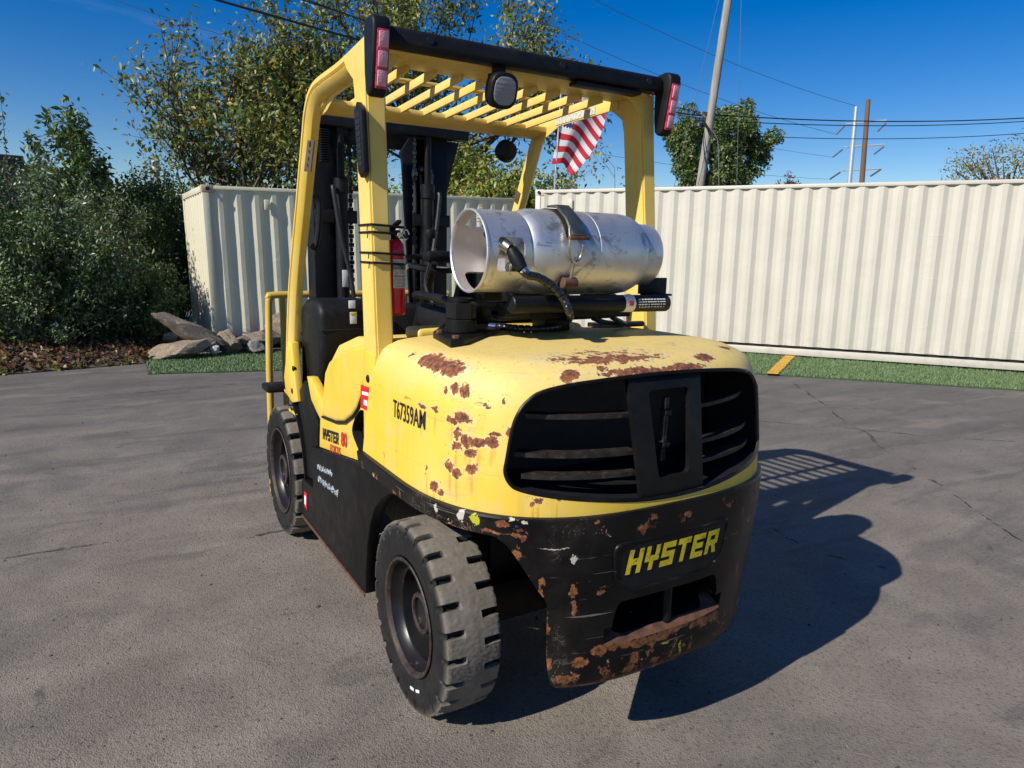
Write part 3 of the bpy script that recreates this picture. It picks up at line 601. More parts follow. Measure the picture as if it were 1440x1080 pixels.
# blocky slanted logo letters, built from strokes
LET = {'H': [[(0, 0), (0, 1), (.28, 1), (.28, .62), (.62, .62), (.62, 1), (.9, 1), (.9, 0), (.62, 0), (.62, .36), (.28, .36), (.28, 0)]],
       'Y': [[(0, 1), (.28, 1), (.28, .60), (.62, .60), (.62, 1), (.9, 1), (.9, .36), (.59, .36), (.59, 0), (.31, 0), (.31, .36), (0, .36)]],
       'S': [[(0, 0), (0, .25), (.6, .25), (.6, .38), (0, .38), (0, 1), (.9, 1), (.9, .75), (.28, .75), (.28, .62), (.9, .62), (.9, 0)]],
       'T': [[(0, .75), (0, 1), (.9, 1), (.9, .75), (.59, .75), (.59, 0), (.31, 0), (.31, .75)]],
       'E': [[(0, 0), (0, 1), (.9, 1), (.9, .76), (.28, .76), (.28, .62), (.8, .62), (.8, .38), (.28, .38), (.28, .24), (.9, .24), (.9, 0)]],
       'R': [[(0, 0), (0, 1), (.9, 1), (.9, .40), (.72, .36), (.9, 0), (.60, 0), (.45, .34), (.28, .34), (.28, 0)], [(.28, .58), (.28, .77), (.62, .77), (.62, .58)]]}
def logo(word, h, wl, slant):
    """returns a triangulated flat bmesh of block letters starting at (0,0)"""
    bm = bmesh.new(); x0 = 0
    for ch in word:
        pl_ = LET[ch]; verts = [bm.verts.new((x0 + x * wl + y * h * slant, y * h, 0)) for x, y in pl_[0]]
        if len(pl_) > 1:
            hv = [bm.verts.new((x0 + x * wl + y * h * slant, y * h, 0)) for x, y in pl_[1]]; ed = [bm.edges.new((verts[i], verts[(i + 1) % len(verts)])) for i in range(len(verts))] + [bm.edges.new((hv[i], hv[(i + 1) % len(hv)])) for i in range(len(hv))]
            bmesh.ops.triangle_fill(bm, use_beauty=True, use_dissolve=False, edges=ed)
        else: bm.faces.new(verts)
        x0 += wl * 1.08
    bmesh.ops.triangulate(bm, faces=bm.faces)
    for _ in range(3):
        e = [q for q in bm.edges if q.calc_length() > .03]
        if e: bmesh.ops.subdivide_edges(bm, edges=e, cuts=1); bmesh.ops.triangulate(bm, faces=bm.faces)
    return bm, x0
bm, wd = logo('HYSTER', .082, .062, .16)
for v in bm.verts: v.co = cw_rear(v.co.x - wd / 2 - .003, .678 + v.co.y, .006)
finish('lettering', bm, M_yink, NP, 0)
# stencilled number on the left flank
bm = text_mesh('T67359AM', .088, .0008, .62, 0, .03)
for v in bm.verts:
    y = -.075 - v.co.x * 1.0; v.co = cw_side(y, 1.123 + v.co.y - (v.co.x) * -.02, .0025)
finish('stencil_number', bm, M_black_ink, CW, 0)

# ---- wheels
def tyre_mesh(Rr, wd, rim, nl, gw, gl, gdep, seed):
    """axis along x, outer face towards -x; shoulder slots cut from both sides"""
    hh = Rr - rim; pr = [(-.40, rim, 0), (-.47, rim + .10 * hh, 0), (-.50, rim + .40 * hh, 0), (-.502, rim + .62 * hh, 0), (-.498, Rr - .034, 0), (-.490, Rr - .016, .25), (-.465, Rr - .005, .9), (-.43, Rr - .002, 1), (-.25, Rr, 1), (0, Rr + .002, 1)]
    pr = pr + [(-a, r, t) for a, r, t in pr[-2::-1]]
    seg = []
    for (a, r, t), (a2, r2, t2) in zip(pr, pr[1:]):
        L = math.hypot((a2 - a) * wd, r2 - r); k = max(1, int(L / .006))
        for j in range(k): f = j / k; seg.append((a + (a2 - a) * f, r + (r2 - r) * f, t + (t2 - t) * f))
    seg.append(pr[-1]); S = np.array(seg); NT = 24 * nl if nl < 22 else 20 * nl; th = np.linspace(0, 2 * np.pi, NT, endpoint=False)
    a = S[:, 0][None, :]; r = S[:, 1][None, :].repeat(NT, 0); tr = S[:, 2][None, :].repeat(NT, 0); T = th[:, None]
    dep = np.zeros_like(r)
    for sg, ph in ((-1, 0), (1, .5)):
        u = (T * nl / (2 * np.pi) + ph + .10 * np.abs(a) * 0) % 1.0 - .5; arc = np.abs(u) * 2 * np.pi * Rr / nl
        edge = .5 - sg * a                                  # 0 at that shoulder, grows inwards (fraction of width)
        ends = np.clip((gl - edge) / .06, 0, 1); wloc = gw * (.45 + .55 * np.sqrt(np.clip(ends, 0, 1)))
        mk = np.clip((wloc - arc) / .004, 0, 1) * (edge < gl) * np.clip((r - (Rr - .055)) / .02, 0, 1)
        dep = np.maximum(dep, mk * (sg * a > -.02))
    radial = np.clip((np.abs(a) < .485).astype(float) + 0 * r, 0, 1)
    r2 = r - dep * gdep * radial; ax = a * wd + np.sign(a) * (-dep) * .010 * (1 - radial) + 0 * r
    rg = np.random.default_rng(seed); r2 = r2 + rg.normal(0, .0006, r2.shape) * (tr > .5)
    tr = tr * (1 - np.clip(dep * 1.4, 0, 1))
    v = np.stack([ax, r2 * np.cos(T), r2 * np.sin(T)], 2); n = S.shape[0]
    i = np.arange(NT)[:, None]; j = np.arange(n - 1)[None, :]; i2 = (i + 1) % NT
    f = np.stack([i * n + j, i2 * n + j, i2 * n + j + 1, i * n + j + 1], 2).reshape(-1, 4)
    return v.reshape(-1, 3), f, tr.ravel()
def wheel(name, Rr, wd, rim, nl, gw, gl, gdep, deep):
    root = bpy.data.objects.new(name, None); COL.objects.link(root); root.parent = FL
    v, f, tr = tyre_mesh(Rr, wd, rim - .004, nl, gw, gl, gdep, 5); ty = pydata('tyre', v, f, M_rub, root, smooth=40)
    at = ty.data.attributes.new('tread', 'FLOAT', 'POINT'); at.data.foreach_set('value', np.ascontiguousarray(tr, np.float32))
    x0 = -wd / 2 + .004                                       # a: inwards from the outer face
    B().lathe([(.02, rim - .012), (.008, rim - .004), (0, rim + .004), (-.004, rim + .001), (-.002, rim - .008), (.012, rim - .016), (.03, rim - .02)], (x0, 0, 0), (1, 0, 0), 72).ob('rim_flange', M_rimedge, root)
    B().lathe([(.012, rim - .016), (.035, rim - .022), (.05, rim - .034), (.052, rim - .044), (.10, rim - .052), (.125, rim - .06), (deep, rim * .66), (deep + .004, rim * .42), (deep + .004, 0)], (x0, 0, 0), (1, 0, 0), 72).ob('rim', M_rim, root)
    hub = B().lathe([(deep + .01, rim * .50), (deep - .01, rim * .48), (deep - .015, rim * .40), (deep - .06, rim * .36), (deep - .066, rim * .33), (deep - .066, rim * .27), (deep - .058, rim * .26), (deep - .056, 0)], (x0, 0, 0), (1, 0, 0), 40).ob('hub', M_rim, root)
    B().lathe([(deep - .064, rim * .36), (deep - .070, rim * .35), (deep - .071, rim * .28), (deep - .062, rim * .265)], (x0, 0, 0), (1, 0, 0), 40).ob('hub_ring', M_rimedge, hub)
    for k in range(6 if deep > .1 else 10):
        nb = 6 if deep > .1 else 10; an = 2 * math.pi * k / nb + .3; c = Vector((0, math.cos(an), math.sin(an))) * rim * (.55 if nb == 6 else .60)
        B().cyl((x0 + deep + .01, c.y, c.z), (x0 + deep - .028, c.y, c.z), .013, 6).ob('wheel_nut', M_rim, root)
    return root
def copy_tree(o, parent=None):
    c = o.copy(); COL.objects.link(c); c.parent = parent
    for ch in o.children: copy_tree(ch, c)
    return c
WR = wheel('rear_wheel', .35, .21, .2137, 24, .0125, .34, .024, .12); WR.location = (-.572, 0, .35); WR.rotation_euler = (R(8), 0, 0)
w2 = copy_tree(WR, FL); w2.location = (.572, 0, .35); w2.rotation_euler = (R(8), 0, R(180))
WF = wheel('front_wheel', .379, .225, .249, 20, .017, .46, .030, .085); WF.location = (-.590, 1.90, .379)
w3 = copy_tree(WF, FL); w3.location = (.590, 1.90, .379); w3.rotation_euler = (0, 0, R(180))
# white wear marks on the rear tyre's sidewall
for a in (-116, -104):
    an = R(a) - R(8); c = Vector((-.1068, math.cos(an + R(0)) * .258, math.sin(an) * .258)); c = Vector((-.1085, .258 * math.cos(an), .258 * math.sin(an)))
    B().box(c, (.004, .011, .032), .0015, Matrix.Rotation(an, 3, 'X')).ob('sidewall_mark', M_white, WR)
part(B().beam((-.5, 0, .35), (.5, 0, .35), .14, .16, .01), 'steer_axle', M_bpt); part(B().beam((-.5, 1.9, .38), (.5, 1.9, .38), .22, .24, .02), 'drive_axle', M_bpt)
part(B().box((0, .85, .55), (.66, 1.7, .52), .02), 'chassis', M_void)

# ---- side frame, sills and fenders
def sideplate(poly, x, th, bev=.006): return B().prism(poly, lambda p: (x, p[0], p[1]), (th, 0, 0), bev)
arch = [(.045, .80), (.10, .79), (.17, .765), (.25, .72), (.33, .655), (.385, .57), (.425, .47), (.448, .34), (.455, .235)]
sill = [(.045, .857)] + arch + [(.50, .225), (1.0, .226), (1.50, .23), (1.50, .43), (1.47, .445), (1.26, .455), (1.255, .672), (.70, .757)]
for sg in (-1, 1):
    o = part(sideplate(sill, sg * .675, -sg * .05), 'side_sill', M_bpt)
    b = B(); b.tube([(sg * .668, 1.252, .672), (sg * .668, .70, .757), (sg * .668, .05, .857)], .012, 8); part(b, 'sill_bead', M_bpt, o)
    if sg < 0:
        B().beam((-.677, 1.50, .231), (-.677, .46, .227), .006, .012).ob('worn_edge', M_rust, o)
        st = on(433, 705, 'x', -.677)
        B().box((-.676, 1.41, .345), (.004, .05, .09), .001, Matrix.Rotation(.1, 3, 'X')).ob('red_sticker', M_red, o)
        B().box((-.6785, 1.41, .345), (.004, .03, .05), .001, Matrix.Rotation(.1, 3, 'X')).ob('white_sticker', M_white, o)
        # chalky scrawl, two smeared lines
        rg = random.Random(3)
        for row, (za, zb, yl, nb, hmin, hmax) in enumerate(((.604, .636, .26, 15, .010, .034), (.543, .566, .34, 34, .008, .03))):
            cb = B()
            for k in range(nb):
                t = k / nb; y = 1.15 - t * yl; z = za + (zb - za) * t + rg.uniform(-.006, .006)
                for q in range(3):
                    cb.box((-.6755, y + rg.uniform(-.008, .008), z + rg.uniform(-.008, .008)), (.002, rg.uniform(.003, .008), rg.uniform(hmin, hmax) * .7), 0, Matrix.Rotation(rg.uniform(-.6, .6), 3, 'X'))
            cb.ob('chalk_writing', simple('chalk%d' % row, (.45, .50, .55), .9, 0, .3, 60), o, 0)
part(B().box((0, 1.40, .40), (1.2, .22, .04), .008), 'step_plate', M_bpt)
# yellow flank: lower panel with a leaf-shaped recess, and the bulging hood side
flank = [(.375, .818), (.70, .769), (1.160, .700), (1.150, .76), (1.132, .85), (1.10, .90), (1.06, 1.0), (.98, 1.10), (.80, 1.17), (.30, 1.26)]
wedge = [(on(x, y, 'x', -.662).y, on(x, y, 'x', -.662).z) for x, y in ((432, 529), (437, 530), (443, 541), (449, 556), (455, 566), (455, 592), (451, 590), (445, 578), (438, 562))]
for sg in (-1, 1): part(sideplate(wedge, sg * .664, -sg * .04, .004), 'step_wing', M_ysd)
for sg in (-1, 1):
    fl = part(sideplate(flank, sg * .662, -sg * .04, .005), 'side_panel', [M_ysd, M_void])
    hole = spline([(on(x, y, 'x', -.662).y, on(x, y, 'x', -.662).z, 0) for x, y in ((507, 576), (499, 588), (495, 606), (501, 625), (508, 640), (511, 628), (513, 606), (512.5, 580), (507, 576))], 4); hole = [(p.x, p.y) for p in hole[:-1]]
    if sg < 0:
        boolean(fl, [B().prism(hole, lambda p: (-.75, p[0], p[1]), (.2, 0, 0)).ob('cut', M_void)])
        for p in fl.data.polygons:
            if abs(p.normal.x) < .5 and .40 < p.center.y < .66 and .72 < p.center.z < 1.0 and p.center.x > -.660: p.material_index = 1
        part(B().box((-.612, .55, .85), (.01, .30, .26)), 'recess_back', M_void)
        rag = B(); rg = random.Random(8)
        for k in range(9): rag.box((-.63, .50 + rg.uniform(-.03, .03), .80 + rg.uniform(-.025, .025)), (.02, rg.uniform(.01, .03), rg.uniform(.01, .03)), .003, Matrix.Rotation(rg.uniform(0, 3), 3, 'X'))
        part(rag, 'red_rag', simple('rag_cloth', (.42, .05, .06), .9, 0, .7, 40))
    hood = [on(x, y, 'x', -.672) for x, y in ((452, 585), (453.5, 570), (455, 548), (457.5, 522), (463, 508), (471, 500), (481, 494), (492, 489.5), (517, 483), (515, 508), (513, 530), (508, 555), (502, 573), (495, 584), (484, 593), (472, 593))]
    b = B().prism([(p.y, p.z) for p in hood], lambda p: (sg * .676, p[0], p[1]), (-sg * .05, 0, 0), .018, 4); part(b, 'hood_side', M_ysd)
    b = B().tube([(sg * .668, p.y, p.z - .004) for p in hood[11:] + hood[:1]], .006, 6); part(b, 'hood_seam', M_void)
# hood and deck between the flanks
deck = [(.30, 1.0), (.30, 1.30), (.36, 1.325), (.70, 1.30), (.95, 1.235), (1.10, 1.13), (1.16, 1.0)]
part(B().prism(deck, lambda p: (-.62, p[0], p[1]), (1.24, 0, 0), .02, 3), 'engine_hood', M_yel)
part(B().box((-.12, .34, 1.345), (.78, .14, .05), .018, None, 3), 'hood_lip', M_yel)
part(B().box((0, 1.42, .86), (1.16, .60, .05), .01), 'floor_plate', M_bpt)
for p_ in (('red_tag', [(508, 541), (522, 546), (522, 580), (508, 573)], M_red, .0025), ('white_tag', [(510.5, 550), (519.5, 552.5), (519.5, 557), (510.5, 554.5)], M_white, .0045), ('white_tag', [(513, 562), (518, 563.5), (518, 571), (513, 569)], M_white, .0045)):
    q = [on(x, y, 'x', -.690) for x, y in p_[1]]; d = Vector((-p_[3], 0, 0)); b = B(); b.add([a + d for a in q] + [a + Vector((.004, 0, 0)) for a in q], [(0, 1, 2, 3)] + [(i, i + 4, (i + 1) % 4 + 4, (i + 1) % 4) for i in range(4)]); part(b, p_[0], p_[2], smooth=0)
def flank_text(bm, c, h, rotx, mat, name):
    """lettering on the left flank: text x runs towards the rear (-y)"""
    for v in bm.verts:
        u, z = v.co.x, v.co.y; v.co = Vector((-.6645, c[0] - u * math.cos(rotx) + z * math.sin(rotx) * 0, c[1] + z - u * -math.sin(rotx)))
    finish(name, bm, mat, FL, 0)
bm, wd = logo('HYSTER', .056, .041, .1)
for v in bm.verts: v.co.x -= wd / 2; v.co.y -= .026
flank_text(bm, (.955, .803), 0, .13, M_black_ink, 'lettering')
flank_text(text_mesh('80', .088, .003, 1.0, 0), (.745, .834), 0, .13, M_redink, 'lettering')
flank_text(text_mesh('FORTIS', .052, .001, 1.0, .1), (.885, .754), 0, .13, M_redink, 'lettering')
# black fenders and front frame
for sg in (-1, 1):
    b = B(); vs = []; k = 18
    for i in range(k + 1):
        an = R(-8 + (118 + 8) * i / k); rr_ = .455 + .02 * math.sin(an); y = 1.90 - math.cos(an) * rr_; z = .40 + math.sin(an) * rr_ * 1.04
        for x in (sg * .668, sg * .40): vs.append((x, y, z))
        for x in (sg * .40, sg * .668): vs.append((x, 1.90 - math.cos(an) * (rr_ - .014), .40 + math.sin(an) * (rr_ - .014) * 1.04))
    fs = [(4 * i + j, 4 * i + (j + 1) % 4, 4 * i + 4 + (j + 1) % 4, 4 * i + 4 + j) for i in range(k) for j in range(4)] + [(0, 1, 2, 3), (4 * k + 3, 4 * k + 2, 4 * k + 1, 4 * k)]
    b.add(vs, fs); fe = part(b, 'front_fender', M_bpt, smooth=40)
    if sg < 0:
        part(B().prism([(1.47, .46), (1.20, .50), (1.22, .66), (1.20, .80), (1.28, .93), (1.44, .99), (1.62, .88), (1.50, .70), (1.455, .55)], lambda p: (-.655, p[0], p[1]), (.05, 0, 0), .006), 'fender_panel', M_bpt)
        part(B().box((-.695, 1.96, .868), (.125, .16, .04), .012), 'fender_lip', M_blk)
        a, c = on(406, 573, 'x', -.662), on(419, 587, 'x', -.662)
        part(B().box((-.662, (a.y + c.y) / 2, (a.z + c.z) / 2), (.006, abs(a.y - c.y) * .8, abs(a.z - c.z)), .001), 'warning_sticker', M_white)
        part(B().box((-.664, (a.y + c.y) / 2, (a.z + c.z) / 2 - .005), (.006, abs(a.y - c.y) * .5, abs(a.z - c.z) * .45), .001, Matrix.Rotation(.5, 3, 'X')), 'warning_picture', M_black_ink)
        part(B().box((-.664, (a.y + c.y) / 2, max(a.z, c.z) - .006), (.006, abs(a.y - c.y) * .8, .012), .001), 'warning_stripe', M_yink)

# ---- overhead guard
GD = bpy.data.objects.new('overhead_guard', None); COL.objects.link(GD); GD.parent = FL
outerp = [(1.862, .86), (1.848, .90), (1.70, 1.44), (1.50, 1.83), (1.325, 2.18), (1.27, 2.285), (1.21, 2.352), (1.13, 2.398), (1.02, 2.418), (.70, 2.428), (.33, 2.438)]
innerp = [(.33, 2.335), (.70, 2.330), (1.00, 2.322), (1.075, 2.29), (1.12, 2.225), (1.32, 1.84), (1.54, 1.42), (1.62, 1.15), (1.50, .86)]
for sg in (-1, 1):
    path = spline([(y, z, 0) for y, z in ((1.862, .86), (1.848, .91), (1.70, 1.44), (1.48, 1.88), (1.325, 2.18), (1.27, 2.285), (1.21, 2.35), (1.13, 2.388), (1.02, 2.402), (.70, 2.404), (.33, 2.428))], 5)
    sec_ = [(.660, 0), (.663, .004), (.663, .021), (.652, .024), (.652, .033), (.660, .036), (.657, .042), (.636, .062), (.632, .064), (.600, .064), (.597, .061), (.597, .002), (.600, 0)]; vs = []; ns_ = len(sec_)
    for i, p in enumerate(path):
        t = (path[min(i + 1, len(path) - 1)] - path[max(i - 1, 0)]).normalized(); nn_ = Vector((-t.y, t.x, 0))      # towards the cab
        vs += [(sg * x, p.x + nn_.x * d_, p.y + nn_.y * d_) for x, d_ in sec_]
    b = B(); b.add(vs, [(i * ns_ + k, i * ns_ + (k + 1) % ns_, (i + 1) * ns_ + (k + 1) % ns_, (i + 1) * ns_ + k) for i in range(len(path) - 1) for k in range(ns_)] + [tuple(range(ns_)), tuple((len(path) - 1) * ns_ + k for k in range(ns_))[::-1]])
    fr = part(b, 'front_post', M_yel, GD, 30)
    part(B().prism([(.50, 2.335), (.98, 2.325), (1.10, 2.285), (1.19, 2.275), (1.22, 2.31), (1.15, 2.352), (1.02, 2.378), (.50, 2.385)], lambda p: (sg * .5985, p[0], p[1]), (-sg * .007, 0, 0), .002), 'side_plate', M_yel, GD)
    # rear post: rectangular, leaning forward, flaring into the roof beam
    b = B(); vs = []
    for z, ya, yb, xo, xi in ((1.06, .245, .405, .684, .622), (1.30, .249, .395, .684, .616), (1.75, .288, .425, .682, .612), (2.12, .325, .458, .680, .606), (2.22, .333, .468, .679, .604), (2.285, .338, .485, .678, .602), (2.335, .341, .56, .677, .599), (2.40, .345, .62, .677, .598)):
        vs += [(sg * xo, ya, z), (sg * xi, ya, z), (sg * xi, yb, z), (sg * xo, yb, z)]
    fs = [(4 * i + j, 4 * i + (j + 1) % 4, 4 * i + 4 + (j + 1) % 4, 4 * i + 4 + j) for i in range(7) for j in range(4)] + [(0, 1, 2, 3), (31, 30, 29, 28)]
    b.add(vs, fs); bmesh.ops.recalc_face_normals(b.bm, faces=b.bm.faces); e = [x for x in b.bm.edges if x.calc_face_angle(0) > .8]; bmesh.ops.bevel(b.bm, geom=e, offset=.007, segments=2, affect='EDGES')
    part(b, 'rear_post', M_yel, GD)
    part(B().prism([(.27, .84), (.375, .82), (.40, .90), (.392, 1.28), (.26, 1.28), (.262, 1.06)], lambda p: (sg * .689, p[0], p[1]), (-sg * .02, 0, 0), .004), 'post_foot', M_ysd, GD)
    for yz in ((.335, 1.18), (1.60, 1.03), (1.64, .90)):
        part(B().cyl((sg * (.694 if yz[0] < 1 else .676), *yz), (sg * .66, *yz), .016, 12, .003), 'bolt', M_bpt, GD)
    part(B().prism([(1.53, .86), (1.66, .83), (1.80, .86), (1.83, .95), (1.71, 1.17), (1.62, 1.17), (1.58, 1.0)], lambda p: (sg * .672, p[0], p[1]), (-sg * .04, 0, 0), .006), 'post_foot', M_ysd, GD)
# cross members
cr = [(-.606, 2.25), (-.598, 2.28), (-.582, 2.31), (-.554, 2.337), (-.52, 2.354), (-.48, 2.361), (.48, 2.361), (.52, 2.354), (.554, 2.337), (.582, 2.31), (.598, 2.28), (.606, 2.25), (.62, 2.24), (.62, 2.40), (-.62, 2.40), (-.62, 2.24)]
part(B().prism(cr, lambda p: (p[0], .345, p[1]), (0, .012, 0), .002), 'rear_gusset', M_yel, GD)
part(B().prism([(.300, 2.364), (.33, 2.360), (.53, 2.368), (.55, 2.376), (.55, 2.40), (.300, 2.40)], lambda p: (-.60, p[0], p[1]), (1.20, 0, 0), .006), 'rear_beam', M_yel, GD)
part(B().prism([(1.10, 2.312), (1.18, 2.290), (1.25, 2.292), (1.285, 2.31), (1.26, 2.338), (1.10, 2.338)], lambda p: (-.615, p[0], p[1]), (1.23, 0, 0), .006), 'front_beam', M_yel, GD)
for k in range(9):
    x = -.468 + .117 * k; part(B().beam((x, .46, 2.358), (x, 1.16, 2.331), .014, .034, .002), 'roof_bar', M_yel, GD)
part(B().box((0, .73, 2.372), (1.16, .05, .010), .002), 'cross_strip', M_yel, GD)
# black plastic rear bar with lamp pods
bar = [(.238, 2.378), (.246, 2.366), (.285, 2.362), (.30, 2.37), (.31, 2.42), (.30, 2.434), (.26, 2.434), (.243, 2.42)]
o = part(B().prism(bar, lambda p: (-.63, p[0], p[1]), (1.26, 0, 0), .006), 'rear_bar', M_blk, GD)
for x in (-.47, .10, .55): B().cyl((x, .237, 2.403), (x, .25, 2.403), .014, 14).ob('bar_recess', M_void, o)
part(B().beam((.18, .28, 2.352), (.52, .28, 2.352), .06, .016, .004), 'bar_cover', M_blk, GD)
for sg in (-1, 1):
    pod = [(.215, 2.446), (.20, 2.43), (.197, 2.40), (.232, 2.22), (.245, 2.195), (.268, 2.188), (.290, 2.205), (.300, 2.27), (.302, 2.42), (.29, 2.446), (.24, 2.45)]
    po = part(B().prism(pod, lambda p: (sg * .698, p[0], p[1]), (-sg * .064, 0, 0), .012, 3), 'lamp_pod', M_blk, GD)
    for k, mt in enumerate((M_pink, M_pink, M_pink)):
        za, zb = 2.390 - .060 * k, 2.390 - .060 * k - .051
        B().prism([(0, za), (0, zb)] + [(.034, zb), (.034, za)], lambda p: (sg * .680, .1945 + (2.40 - p[1]) * .19 + p[0] * .9 - .013, p[1]), (-sg * .034, 0, 0), .004).ob('tail_lens', mt, po)
    B().beam((sg * .663, .1935, 2.398), (sg * .663, .229, 2.212), .042, .012, .004, up=(0, -1, .2)).ob('lens_frame', M_lens, po)
# ribbed black strip on the left rear post
vs_ = [(.36, 2.19), (.335, 2.165), (.322, 1.95), (.335, 1.925), (.352, 1.95), (.365, 2.165)]
vst = [on(x, y, 'x', -.688) for x, y in ((508.5, 143), (504.5, 158), (510.5, 243), (514.5, 251), (519.5, 241), (515, 155))]
o = part(B().prism([(p.y, p.z) for p in vst], lambda p: (-.686, p[0], p[1]), (-.022, 0, 0), .005), 'post_grip', M_blk, GD)
for k in range(9):
    t = (k + .5) / 9; p = vst[1].lerp(vst[2], .03 + t * .9); q = vst[5].lerp(vst[4], .03 + t * .9); m_ = p.lerp(q, .5)
    B().box((-.7085, m_.y, m_.z), (.003, abs(p.y - q.y) * .5, .019), .001).ob('grip_slot', M_void, o)
# post decals
def decal(px_, x, mats, name, n=3):
    q = [on(a, c, 'x', x) for a, c in px_]
    b = B(); b.add([p + Vector((-.002, 0, 0)) for p in q] + [p + Vector((.003, 0, 0)) for p in q], [(0, 1, 2, 3)] + [(i, i + 4, (i + 1) % 4 + 4, (i + 1) % 4) for i in range(4)]); o = part(b, name, mats[0], GD, 0)
    return q, o
q, o = decal([(433, 197), (442, 198), (437, 242), (428, 241)], -.667, [M_bronze], 'load_decal')
for k in range(3):
    c = q[0].lerp(q[3], .35 + .22 * k).lerp(q[1].lerp(q[2], .35 + .22 * k), .5); B().box(c + Vector((-.003, 0, 0)), (.002, .018, .012), 0, Matrix.Rotation(.5, 3, 'X')).ob('decal_picture', M_black_ink, o, 0)
c = q[0].lerp(q[3], .12).lerp(q[1].lerp(q[2], .12), .5); B().box(c + Vector((-.003, 0, 0)), (.002, .03, .022), 0).ob('decal_picture', M_black_ink, o, 0)
part(B().box((.5895, .84, 2.352), (.003, .34, .034), 0, Matrix.Rotation(-.02, 3, 'X')), 'text_strip', simple('faded_text_strip', (.56, .52, .40), .6, 0, .5, 90), GD)
for k in range(3): part(B().beam((.594, 1.385 + .12 * k, 2.02 - .24 * k), (.594, 1.415 + .12 * k, 1.96 - .24 * k), .004, .05), 'post_tape', M_bronze, GD)
# work lamp under the rear bar
wl = Vector((-.165, .255, 2.275)); ax = Vector((0, -1, -.28)).normalized()
lx = Vector((1, 0, 0)); ly = ax.cross(lx).normalized(); sq = lambda w_, h_, r_: rr([(-w_, -h_), (w_, -h_), (w_, h_), (-w_, h_)], r_, 8)
o = part(B().prism(sq(.060, .066, .055), lambda p: wl - ax * .035 + lx * p[0] + ly * p[1], ax * .055, .010, 3), 'work_lamp', M_blk, GD)
B().prism(sq(.036, .044, .03), lambda p: wl - ax * .075 + lx * p[0] + ly * p[1], ax * .045, .010, 3).ob('lamp_back', M_blk, o)
B().prism(sq(.046, .051, .042), lambda p: wl + ax * .018 + lx * p[0] + ly * p[1], ax * .006, .003, 2).ob('lamp_glass', M_clear, o)
B().box(wl + Vector((0, .03, .07)), (.05, .03, .06), .006).box(wl + Vector((0, .02, .05)), (.10, .02, .02), .004).ob('lamp_bracket', M_blk, o); B().tube(spline([wl + Vector((.05, .04, .03)), wl + Vector((.07, .05, .05)), wl + Vector((.06, .06, .075))], 5), .004, 6).ob('lamp_wire', M_blk, o)
fl_ = Vector((.43, 1.22, 2.215)); o = part(B().lathe([(-.01, .001), (0, .05), (.03, .062), (.07, .05), (.09, .02), (.095, .001)], fl_, (0, 1, 0), 24), 'front_lamp', M_blk, GD); B().beam(fl_ + Vector((0, .03, .04)), fl_ + Vector((0, .03, .10)), .02, .02).ob('lamp_bracket', M_blk, o)

# ---- mast, carriage and load backrest
MA = bpy.data.objects.new('mast', None); COL.objects.link(MA); MA.parent = FL
for sg in (-1, 1):
    chan = [(-.43, 2.0), (-.30, 2.0), (-.30, 2.03), (-.40, 2.03), (-.40, 2.13), (-.30, 2.13), (-.30, 2.16), (-.43, 2.16)]
    part(B().prism(chan, lambda p: (sg * -p[0], p[1], .12), (0, 0, 2.27), .003), 'outer_rail', M_mast, MA)
    chan2 = [(-.34, 2.06), (-.24, 2.06), (-.24, 2.08), (-.31, 2.08), (-.31, 2.17), (-.24, 2.17), (-.24, 2.19), (-.34, 2.19)]
    part(B().prism(chan2, lambda p: (sg * -p[0], p[1], .10), (0, 0, 2.27), .003), 'inner_rail', M_mast, MA)
    cy = part(B().cyl((sg * .275, 1.955, .3), (sg * .275, 1.955, 2.06), .037, 22, .006), 'lift_cylinder', M_mast, MA)
    B().cyl((sg * .275, 1.955, 2.06), (sg * .275, 1.955, 2.36), .022, 16).ob('piston_rod', M_bpt, cy); B().cyl((sg * .275, 1.955, 1.99), (sg * .275, 1.955, 2.08), .044, 22, .005).ob('gland_nut', M_mast, cy)
    part(B().tube(spline([(sg * .33, 1.93, 2.02), (sg * .335, 1.91, 2.0), (sg * .30, 1.90, 1.75), (sg * .24, 1.89, 1.45), (sg * .22, 1.90, 1.1)], 8), .013, 10), 'hydraulic_hose', M_hose, MA)
    b = B()
    for k in range(74):
        z = .45 + .026 * k; b.box((sg * .205, 2.0, z), (.014 if k % 2 else .026, .02, .024), .002)
    part(b, 'lift_chain', M_grease if sg > 0 else M_mast, MA)
    part(B().beam((sg * .43, 1.97, 1.86), (sg * .18, 1.97, 1.86), .03, .075, .004), 'tie_bracket', M_mast, MA)
    part(B().tube([(sg * .40, 1.20, .62), (sg * .40, 1.97, .80)], .045, 16), 'tilt_cylinder', M_mast, MA)
part(B().box((-.275, 1.916, 1.50), (.035, .004, .10), .001), 'cylinder_label', M_white, MA)
part(B().box((.045, 1.97, 2.392), (1.0, .09, .062), .006), 'top_crossbar', M_mast, MA); part(B().box((0, 2.10, 2.34), (.86, .03, .10), .004), 'rear_crossbar', M_mast, MA)
part(B().prism([(.545, 2.365), (.20, 2.365), (.135, 2.27), (.15, 2.22), (.20, 1.3), (.20, .3), (.40, .3), (.42, 2.02), (.47, 2.08), (.50, 2.22)], lambda p: (p[0], 2.06, p[1]), (0, .03, 0), .003), 'hose_guard', M_mast, MA)
part(B().prism([(-.50, 2.365), (-.24, 2.365), (-.22, 2.20), (-.38, 2.18), (-.46, 2.28)], lambda p: (p[0], 2.02, p[1]), (0, .03, 0), .003), 'crossbar_gusset', M_mast, MA)
